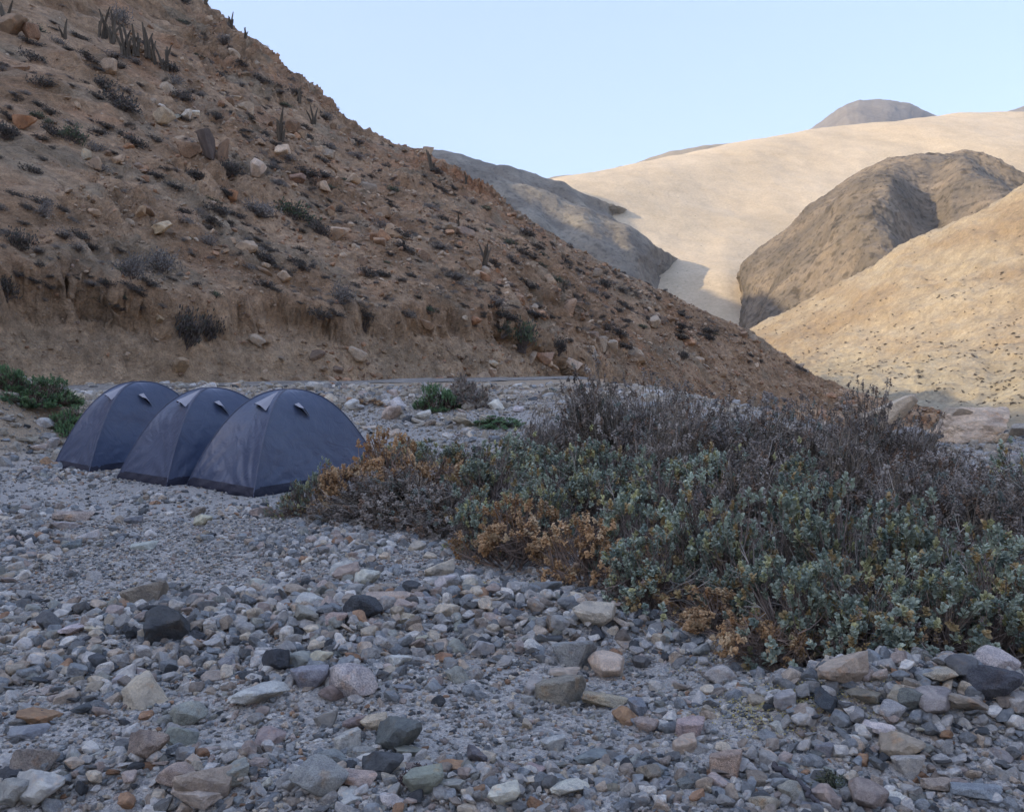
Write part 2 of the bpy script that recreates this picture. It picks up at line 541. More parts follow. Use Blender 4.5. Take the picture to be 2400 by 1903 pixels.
# brown hill at the centre right
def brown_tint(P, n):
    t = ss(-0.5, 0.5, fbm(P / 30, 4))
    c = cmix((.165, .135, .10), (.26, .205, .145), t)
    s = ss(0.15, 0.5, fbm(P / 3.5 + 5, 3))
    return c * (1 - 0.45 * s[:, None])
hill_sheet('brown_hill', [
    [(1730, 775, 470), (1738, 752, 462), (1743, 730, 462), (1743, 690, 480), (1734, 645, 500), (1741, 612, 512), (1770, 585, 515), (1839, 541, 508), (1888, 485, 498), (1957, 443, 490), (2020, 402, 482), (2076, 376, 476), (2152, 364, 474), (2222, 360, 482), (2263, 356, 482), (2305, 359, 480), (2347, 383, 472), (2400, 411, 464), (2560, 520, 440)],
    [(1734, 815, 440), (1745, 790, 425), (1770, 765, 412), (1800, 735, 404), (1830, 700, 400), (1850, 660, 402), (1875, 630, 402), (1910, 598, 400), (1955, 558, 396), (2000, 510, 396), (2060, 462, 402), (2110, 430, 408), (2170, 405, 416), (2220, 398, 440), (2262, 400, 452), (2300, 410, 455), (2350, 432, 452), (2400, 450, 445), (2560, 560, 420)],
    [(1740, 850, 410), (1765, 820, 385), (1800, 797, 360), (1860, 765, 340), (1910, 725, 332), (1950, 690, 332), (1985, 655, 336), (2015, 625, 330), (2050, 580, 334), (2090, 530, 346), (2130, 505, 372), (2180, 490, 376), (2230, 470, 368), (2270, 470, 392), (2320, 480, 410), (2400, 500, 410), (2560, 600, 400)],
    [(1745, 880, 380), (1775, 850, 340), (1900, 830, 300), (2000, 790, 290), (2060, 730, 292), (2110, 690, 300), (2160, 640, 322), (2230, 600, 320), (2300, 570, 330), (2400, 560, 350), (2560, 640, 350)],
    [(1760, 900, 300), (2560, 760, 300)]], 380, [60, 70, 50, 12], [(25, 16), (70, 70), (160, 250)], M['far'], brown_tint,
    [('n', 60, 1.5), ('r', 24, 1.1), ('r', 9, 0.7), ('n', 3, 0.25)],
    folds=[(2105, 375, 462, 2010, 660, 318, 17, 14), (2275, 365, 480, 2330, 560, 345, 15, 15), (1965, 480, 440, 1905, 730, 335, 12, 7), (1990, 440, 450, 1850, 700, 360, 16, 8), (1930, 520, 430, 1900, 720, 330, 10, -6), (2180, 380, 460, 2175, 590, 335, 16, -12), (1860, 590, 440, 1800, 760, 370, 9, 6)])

# sunlit hill at the right
def sunny_tint(P, n):
    t = ss(-0.5, 0.5, fbm(P * np.array([1, .35, 1]) / 18 + 4, 4))
    c = cmix((.33, .25, .162), (.415, .345, .245), t)
    low = ss(6, -3, P[:, 2] + 2.5 * fbm(P / 9, 2))
    c = c * (1 - low[:, None]) + np.array([[.36, .31, .22]]) * low[:, None]
    return c
hill_sheet('sunlit_hill', [
    [(1620, 810, 320), (1759, 777, 300), (1874, 716, 278), (1985, 659, 256), (2083, 597, 240), (2187, 541, 224), (2291, 492, 212), (2400, 440, 205), (2600, 350, 200), (3000, 180, 200), (3600, 0, 205)],
    [(1620, 830, 290), (1759, 800, 270), (1880, 765, 240), (2000, 722, 218), (2120, 680, 200), (2260, 640, 184), (2400, 600, 175), (2600, 540, 168), (3000, 440, 165), (3600, 330, 160)],
    [(1640, 870, 235), (1800, 860, 205), (2000, 835, 172), (2150, 815, 155), (2280, 800, 146), (2400, 780, 138), (2600, 740, 130), (3000, 700, 122), (3600, 640, 115)],
    [(1660, 905, 175), (1850, 905, 150), (2050, 915, 128), (2200, 925, 116), (2330, 930, 108), (2400, 900, 106), (2600, 880, 96), (3000, 870, 88), (3600, 830, 80)],
    [(1660, 960, 130), (1900, 980, 105), (2150, 1000, 90), (2400, 1010, 84), (2700, 1030, 74), (3600, 1060, 62)],
    [(1660, 1060, 100), (2400, 1120, 66), (3600, 1260, 45)]], 520, [50, 70, 80, 60, 16], [(25, 6), (90, 40), (200, 200)], M['near_far'], sunny_tint,
    [('n', 30, 1.8), ('r', 9, 0.75), ('n', 2.5, 0.26), ('n', 1.0, 0.12)])

# ---- the near left hillside: a planar spur with a cut bank along the road
FOOT = [(-190, -30), (-110, -14), (-60, -2), (-26, 12), (-14.3, 24.3), (-8, 31.5), (0, 42.0), (8, 52.5), (16, 61), (24, 68), (31, 73), (36, 70), (41, 67)]
CREST_PX = [(470, 0, 82), (520, 45, 82), (560, 72, 81), (600, 97, 81), (630, 112, 80), (660, 150, 80), (700, 180, 79), (745, 212, 79), (790, 262, 78), (850, 300, 78), (920, 340, 77), (1000, 360, 77), (1040, 388, 76), (1080, 420, 76), (1130, 450, 75), (1180, 497, 74), (1230, 535, 73), (1290, 575, 73), (1350, 612, 73), (1430, 655, 74), (1520, 700, 75), (1620, 738, 77), (1700, 770, 79), (1760, 790, 80), (1840, 835, 81), (1900, 872, 82), (1960, 905, 82), (2050, 930, 80), (2150, 952, 78), (2230, 974, 76), (2300, 990, 73)]
def left_hill():
    foot = np.array([(x, y, float(gz(x, y)) - 0.15) for x, y in FOOT])
    crest = at(*np.array(CREST_PX, float).T)
    crest_all = np.concatenate([[(-230, 60, 66), (-180, 66, 70), (-140, 70, 72), (-110, 74, 68), (-80, 79, 59), (-50, 83, 47)], crest])
    crest_all = [tuple(c) for c in crest_all]
    # pair foot and crest by parameter
    fk = np.array([0, .06, .12, .17, .22, .38, .55, .68, .79, .88, .94, .97, 1.0])
    ck_out = [0, .05, .09, .13, .17, .2]
    cpx = np.array([c[0] for c in CREST_PX], float)
    ck_in = .225 + (cpx - cpx[0]) / (cpx[-1] - cpx[0]) * (1 - .225)
    ck = np.concatenate([ck_out, ck_in])
    a = np.concatenate([np.linspace(0, .16, 50, endpoint=False), np.linspace(.16, 1, 640)])
    F = np.stack([np.interp(a, fk, foot[:, k]) for k in range(3)], -1)
    ca = np.array(crest_all)
    C = np.stack([np.interp(a, ck, ca[:, k]) for k in range(3)], -1)
    for _ in range(10):
        F[1:-1] = (F[:-2] + 2 * F[1:-1] + F[2:]) / 4
    t = np.linspace(0, 1, 400) ** 1.55
    P = F[None] * (1 - t[:, None, None]) + C[None] * t[:, None, None]
    run = np.linalg.norm((P - F[None])[..., :2], axis=-1)
    # cut bank
    hb = np.interp(a, [0, .15, .22, .30, .38, .45, .55, .66, .74, .80, 1], [2.6, 2.7, 2.7, 2.4, 2.2, 2.3, 2.5, 2.2, 1.1, 0.2, 0.0])
    q = P.reshape(-1, 3)
    wob = (fbm(q * np.array([.45, .45, .1]), 3) * 0.9).reshape(run.shape)
    gul = (ridged(q * np.array([.9, .9, .15]) + 3, 3) * 0.35).reshape(run.shape)
    rr = run + wob * ss(0, 1.5, run) + gul * ss(0, 1.0, run)
    scl = 1 + (P[..., 1] - 25).clip(0, 60) / 45
    rise = 0.45 * ss(0.0, 1.7, rr / scl) + 0.55 * ss(1.5, 2.0, rr / scl)
    fade = 1 - ss(2.4, 22, run / scl)
    P[..., 2] += hb[None] * rise * fade
    lip = ss(1.45, 1.85, rr / scl) * (1 - ss(1.9, 3.4, rr / scl)) * (hb[None] / 3.0) * (.35 + .5 * (perlin(q * np.array([.8, .8, .2]) + 9).reshape(run.shape)).clip(0, 1))
    out = (F - C)[:, :2]; out = out / np.linalg.norm(out, axis=1)[:, None]
    P[..., 0] += out[None, :, 0] * lip * .9
    P[..., 1] += out[None, :, 1] * lip * .9
    face = (ss(.9, 1.5, rr / scl) * (1 - ss(1.9, 2.2, rr / scl)) * (hb[None] > .8)).ravel()
    # gentle bulge of the slope between foot and crest
    nrm = grid_normals(P)
    edge = ss(0, 1.2, run)
    q = P.reshape(-1, 3)
    # coordinates along / across the fall line, so that ribs run down the slope
    along = q @ np.array([0.81, -0.58, 0.0])
    strike = q @ np.array([0.58, 0.81, 0.0])
    qs = np.stack([strike, along * 0.35, q[:, 2] * 0.5], -1)
    out_mask = ss(-0.1, 0.45, fbm(q / 9.0 + 2.2, 3) + 0.5 * ss(14, 30, q[:, 2]) - 0.15)
    d = 0.45 * fbm(q / 7.0, 3) + 0.26 * ridged(qs / 1.8, 4) + 0.16 * fbm(q / 0.9, 3) + 0.07 * fbm(q / 0.33, 2)
    d = d + (out_mask * (1 + .8 * ss(12, 28, q[:, 2]))) * (0.62 * ridged(qs / np.array([1.1, 1.6, 1.6]) + 7, 4) + 0.12 * np.round(2.5 * fbm(q / 1.1, 2)) / 2.5)
    # crags
    for (cx, cy, cz, rad, amp) in [(*at(480, 350, 55), 2.6, 1.0), (*at(760, 440, 52), 2.2, .8), (*at(150, 330, 45), 2.6, .8), (*at(60, 60, 66), 5, 1.2), (*at(170, 130, 62), 4, .9), (*at(1080, 430, 74), 5, .7), (*at(1180, 500, 73), 4, .6)]:
        w = np.exp(-((q - np.array([cx, cy, cz])) ** 2).sum(1) / (rad * rad))
        d = d + w * amp * (0.15 + ridged(q / 1.0 + 5, 4))
    d = d * (1 - .5 * (ss(3.0, 1.6, rr / scl) * (hb[None] > .6)).ravel())
    crest_f = 1 - 0.45 * ss(0.93, 1.0, np.repeat(t, P.shape[1]))
    Q = q + nrm.reshape(-1, 3) * (d * edge.ravel() * crest_f)[:, None]
    # colours
    z = q[:, 2]
    g = ss(-0.5, 0.5, fbm(q / 6.0, 4))
    c = cmix((.355, .235, .14), (.49, .345, .22), g)
    red = ss(0.05, 0.55, fbm(q / 5.0 + 13, 4) + 0.35 * ss(10, 34, z) - 0.1)
    c = c * (1 - 0.45 * red[:, None]) + np.array([[.43, .24, .135]]) * 0.45 * red[:, None]
    # orange rock along the low part of the skyline
    rp = at(1100, 440, 75)
    w = np.exp(-((q - rp) ** 2 / np.array([6.5, 9, 3.2]) ** 2).sum(1)) * ss(-.3, .4, fbm(q / 2 + 1, 3) + .3)
    c = c * (1 - .75 * w[:, None]) + np.array([[.44, .195, .09]]) * .75 * w[:, None]
    for (ox, oy, oY, r_) in [(310, 200, 60, 1.8), (60, 290, 50, 2.0), (650, 560, 45, .8), (150, 150, 62, 2.5)]:
        p0 = at(ox, oy, oY)
        w = np.exp(-((q - p0) ** 2).sum(1) / r_ ** 2)[:, None]
        c = c * (1 - .6 * w) + np.array([[.46, .20, .09]]) * .6 * w
    grn = (ss(0.1, 0.6, fbm(q / 4.0 + 41, 3)) * 0.55)[:, None]
    c = c * (1 - grn) + np.array([[.30, .265, .195]]) * grn
    c = c * (1 - .45 * face[:, None]) + np.array([[.36, .215, .125]]) * .45 * face[:, None]
    pale = (ss(5.5, 2.0, z) * ss(2, 0.5, run.ravel() / 4.0) * 0.7)[:, None]
    c = c * (1 - pale) + np.array([[.50, .385, .26]]) * pale
    cl = (ss(0.2, 0.6, ridged(q / 2.2 + 3, 3)) * 0.25)[:, None]
    c = c * (1 - cl)
    # back of the spur
    top = Q.reshape(P.shape)[-1]
    Qg = Q.reshape(P.shape)
    cg = c.reshape(P.shape)
    rows = [Qg]
    crow = [cg]
    bd = np.array([-0.62, 0.78])
    for run_, drop in ((1.5, 0.5), (6, 3.5), (20, 14), (60, 48), (120, 100)):
        b = top.copy()
        b[:, 0] += bd[0] * run_
        b[:, 1] += bd[1] * run_
        b[:, 2] = np.maximum(-9, top[:, 2] - drop)
        rows.append(b[None]); crow.append(cg[-1][None])
    Qg = np.concatenate(rows); cg = np.concatenate(crow)
    me = mesh_np('hillside', Qg.reshape(-1, 3), grid_faces(Qg.shape[0], Qg.shape[1]), M['hill'], tint=cg.reshape(-1, 3))
    return link('hillside', me, kind='structure')
hillside = left_hill()

# the higher mountain the spur belongs to (left of the view; it throws the long shadow across the valley)
def mountain():
    RIDGE = [(-420, 780, 200), (-350, 700, 290), (-330, 640, 312), (-330, 580, 316), (-330, 520, 287), (-330, 459, 262), (-330, 416, 246), (-330, 388, 242), (-330, 352, 240), (-330, 300, 238), (-330, 265, 236), (-330, 230, 226), (-333, 150, 190), (-335, 80, 174), (-335, 0, 170), (-335, -200, 170), (-340, -420, 150)]
    r = np.array(RIDGE, float)
    s = np.linspace(0, len(r) - 1, 140)
    R = np.stack([np.interp(s, np.arange(len(r)), r[:, k]) for k in range(3)], -1)
    for _ in range(3):
        R[1:-1] = (R[:-2] + 2 * R[1:-1] + R[2:]) / 4
    prof = [(-330, 0), (-220, .25), (-90, .72), (-25, .96), (0, 1), (20, .96), (70, .72), (130, .38), (180, .12), (215, -.05)]
    rows = []
    for off, f in prof:
        b = R.copy(); b[:, 0] += off; b[:, 2] = R[:, 2] * f - (8 if f <= 0 else 0)
        rows.append(b)
    P = catmull(np.array(rows), [8] * (len(rows) - 1))
    q = P.reshape(-1, 3)
    q = q + grid_normals(P).reshape(-1, 3) * (2.5 * ridged(q / 50, 4))[:, None]
    me = mesh_np('mountain', q, grid_faces(P.shape[0], P.shape[1]), M['far'], tint=cmix((.26, .2, .14), (.33, .26, .19), ss(-.5, .5, fbm(q / 30, 3))))
    return link('mountain', me, kind='structure')
mountain()

def side_hill():
    # the valley's other wall, beside and behind the camera on the right
    foot = np.array([(88, 62, -6), (62, 34, -4), (44, 8, -1), (30, -22, -.5), (8, -56, -.5), (-40, -95, -.5), (-120, -130, -.5)], float)
    crest = np.array([(190, 60, 42), (150, 20, 48), (118, -14, 50), (92, -58, 50), (48, -112, 50), (-30, -160, 48), (-120, -200, 44)], float)
    s = np.linspace(0, len(foot) - 1, 90)
    F = np.stack([np.interp(s, np.arange(len(foot)), foot[:, k]) for k in range(3)], -1)
    C = np.stack([np.interp(s, np.arange(len(foot)), crest[:, k]) for k in range(3)], -1)
    for _ in range(8):
        F[1:-1] = (F[:-2] + 2 * F[1:-1] + F[2:]) / 4
        C[1:-1] = (C[:-2] + 2 * C[1:-1] + C[2:]) / 4
    B = C + (C - F) * .6; B[:, 2] = 5
    P = catmull(np.array([F, F * .5 + C * .5, C, B]), [24, 24, 12])
    q = P.reshape(-1, 3)
    q = q + grid_normals(P).reshape(-1, 3) * (1.3 * fbm(q / 16, 3) + .4 * ridged(q / 5, 3))[:, None]
    me = mesh_np('valley_side', q, grid_faces(P.shape[0], P.shape[1]), M['near_far'], tint=cmix((.33, .24, .155), (.40, .30, .20), ss(-.5, .5, fbm(q / 9, 3))))
    return link('valley_side', me, kind='structure')
side_hill()

bpy.context.view_layer.update()
DG = bpy.context.evaluated_depsgraph_get()

def cast(obj, px, py):
    a = at(px, py, 1.0)
    d = Vector(a) - Vector((0, 0, EYE))
    ok, loc, nrm, _ = obj.ray_cast(Vector((0, 0, EYE)), d.normalized())
    return (loc, nrm) if ok else (None, None)

def drop_on(obj, x, y, top=200):
    ok, loc, nrm, _ = obj.ray_cast(Vector((x, y, top)), Vector((0, 0, -1)))
    return (loc, nrm) if ok else (None, None)

# road: a graded strip between the rubble and the foot of the bank
def road():
    pts = [(-190, -35), (-110, -19), (-60, -7), (-27, 8), (-15.2, 21.6), (-8.2, 28.2), (0.0, 37.0), (8, 47), (16, 55.5), (24, 62), (33, 67)]
    r = np.array(pts, float)
    s = np.linspace(0, len(r) - 1, 160)
    c = np.stack([np.interp(s, np.arange(len(r)), r[:, k]) for k in range(2)], -1)
    for _ in range(8):
        c[1:-1] = (c[:-2] + 2 * c[1:-1] + c[2:]) / 4
    t = np.gradient(c, axis=0); t /= np.linalg.norm(t, axis=1)[:, None]
    nn = np.stack([t[:, 1], -t[:, 0]], -1)
    rows = []
    for w in np.linspace(-1.9, 1.9, 13):
        p = c + nn * w
        z = gz(p[:, 0], p[:, 1]) + 0.05 * (1 - (w / 1.9) ** 2) + 0.02
        rows.append(np.column_stack([p, z]))
    P = np.array(rows)
    q = P.reshape(-1, 3)
    me = mesh_np('road', q, grid_faces(P.shape[0], P.shape[1]), M['hill'], tint=cmix((.30, .285, .26), (.36, .34, .31), ss(-.5, .5, fbm(q / 1.5, 3))))
    link('road', me, kind='structure')
road()

# ------------------------------------------------------------------ stones
_ico = {}
def ico(level):
    if level not in _ico:
        bm = bmesh.new()
        bmesh.ops.create_icosphere(bm, subdivisions=level, radius=1)
        v = np.array([x.co[:] for x in bm.verts]); f = np.array([[q.index for q in x.verts] for x in bm.faces])
        bm.free()
        _ico[level] = (v, f)
    return _ico[level]

def rock_mesh(name, seed, level, planes, sharp, scale, rough, mat, flat=0.0, smooth=False):
    """angular stone: a ball cut by random planes, corners a little worn, then roughened"""
    r = np.random.default_rng(seed)
    v, f = ico(level)
    n = r.normal(size=(planes, 3)); n /= np.linalg.norm(n, axis=1)[:, None]
    d = r.uniform(0.42, 0.92, planes)
    sharp = sharp * 2.2
    n = np.concatenate([n, [[0, 0, 1], [0, 0, -1], [1, 0, 0], [-1, 0, 0], [0, 1, 0], [0, -1, 0]]])
    d = np.concatenate([d, [0.85 - flat, 0.85, 1, 1, 1, 1]])
    k = np.maximum(v @ n.T / d, 1e-4)
    rad = (k ** sharp).sum(1) ** (-1 / sharp)
    p = v * np.minimum(rad, 1.35)[:, None]
    p = p * (1 + rough * fbm(p * 2.2 + seed, 4)[:, None])
    p = p - (p.max(0) + p.min(0)) / 2
    p = p / np.abs(p).max(0) * np.asarray(scale)
    return mesh_np(name, p, f, mat, smooth=smooth)

SHAPES = {                                   # shape word -> list of meshes
    'angular': [(6, 26, (1, .78, .66), .05), (7, 24, (1, .84, .72), .045), (8, 20, (1, .7, .62), .06), (6, 26, (.95, .9, .7), .045), (9, 18, (1, .76, .7), .06)],
    'flat': [(8, 20, (1, .75, .30), .05), (7, 24, (1, .62, .26), .045), (9, 18, (1, .8, .34), .06)],
    'wedge shaped': [(6, 26, (1, .7, .60), .03), (5, 28, (1, .66, .7), .03), (6, 24, (1, .8, .5), .04)],
    'rounded': [(16, 7, (1, .8, .66), .04), (18, 6, (1, .72, .58), .05)],
    'long': [(10, 16, (1, .48, .38), .04), (9, 18, (1, .42, .32), .035)],
}
BIG = {}
sd = 100
for w, lst in SHAPES.items():
    BIG[w] = []
    for (pl, sh, sc, ro) in lst:
        sd += 1
        BIG[w].append(rock_mesh('stone', sd, 4, pl, sh, sc, ro, M['stone'], smooth=False))
SMALL = []
sd = 300
for w, lst in SHAPES.items():
    for (pl, sh, sc, ro) in lst:
        for lv in (2,):
            sd += 1
            SMALL.append(rock_mesh('gravel_piece', sd, lv, pl, sh, sc, ro, M['gravel'], smooth=False))
MID = []
for w, lst in SHAPES.items():
    for (pl, sh, sc, ro) in lst:
        sd += 1
        MID.append(rock_mesh('cobble_piece', sd, 3, pl, sh, sc, ro, M['gravel'], smooth=False))

PAL = {                                      # colour word -> albedo
    'mid grey': (.42, .42, .405), 'blue grey': (.31, .335, .35), 'dark slate': (.105, .115, .125), 'dark grey': (.20, .207, .207),
    'pale grey': (.58, .57, .545), 'tan': (.53, .45, .365), 'pinkish': (.49, .415, .37), 'rusty brown': (.42, .27, .175),
    'greenish grey': (.37, .38, .345), 'brownish grey': (.36, .315, .27), 'whitish': (.70, .68, .63), 'cream': (.64, .57, .46),
}
PKEYS = list(PAL)
PW = np.array([.16, .19, .055, .09, .18, .08, .06, .025, .04, .055, .10, .055]); PW /= PW.sum()
PARR = np.array([PAL[k] for k in PKEYS])

def jitter(c, amt=.12):
    return tuple(float(x * (1 + random.uniform(-amt, amt) * .4) * f) for x, f in zip(c, [1 + random.uniform(-amt, amt)] * 3))

STONES = []          # (obj, px, py, R px, colour word, shape word, size m)
def stone(p, size, colour, shape, yaw=None, tilt=None, label=None, sink=0.30, k=None, name='stone', cat='stone', group='stones lying on the gravel wash', col=None):
    lst = BIG[shape]
    me = lst[random.randrange(len(lst)) if k is None else k % len(lst)]
    o = link(name, me, category=cat)
    if group:
        o['group'] = group
    o.scale = (size / 2,) * 3
    o.rotation_euler = tilt if tilt is not None else (random.gauss(0, .16), random.gauss(0, .16), 0)
    o.rotation_euler[2] = yaw if yaw is not None else random.uniform(0, 6.28)
    hz = size / 2 * (.3 if shape == 'flat' else .62)
    o.location = (p[0], p[1], p[2] + hz * (1 - 2 * sink))
    o.color = (*(col if col else jitter(PAL[colour])), 1)
    if label:
        o['label'] = label
    return o

def coarse(x, y):
    """how stony the ground is here, 0..1"""
    q = np.stack([np.asarray(x, float), np.asarray(y, float), 0 * np.asarray(x, float)], -1).reshape(-1, 3)
    n = fbm(q * np.array([.55, .9, 1]) + 4.4, 3)
    c = 0.46 + 0.85 * n
    for (px, py, rx, ry, h) in PILES:
        c = c + 6 * h * np.exp(-((q[:, 0] - px) / (rx * 1.2)) ** 2 - ((q[:, 1] - py) / (ry * 1.2)) ** 2)
    yy = q[:, 1]; u = q[:, 0] / np.maximum(yy, .1)
    # fine grit apron in front of the tents
    c = c - 0.50 * ss(7.6, 8.8, yy) * ss(12.5, 11, yy) * ss(-.2, -.27, u) + 0.35 * ss(9.0, 9.6, yy) * ss(10.6, 10.0, yy) * ss(-.46, -.40, u) * ss(-.22, -.28, u)
    c = c - 0.35 * ss(6.0, 6.8, yy) * ss(8.4, 7.6, yy) * ss(-.05, -.12, u)
    c = c + 0.5 * ss(13.5, 15, yy)
    return np.clip(c, 0.03, 1.2)

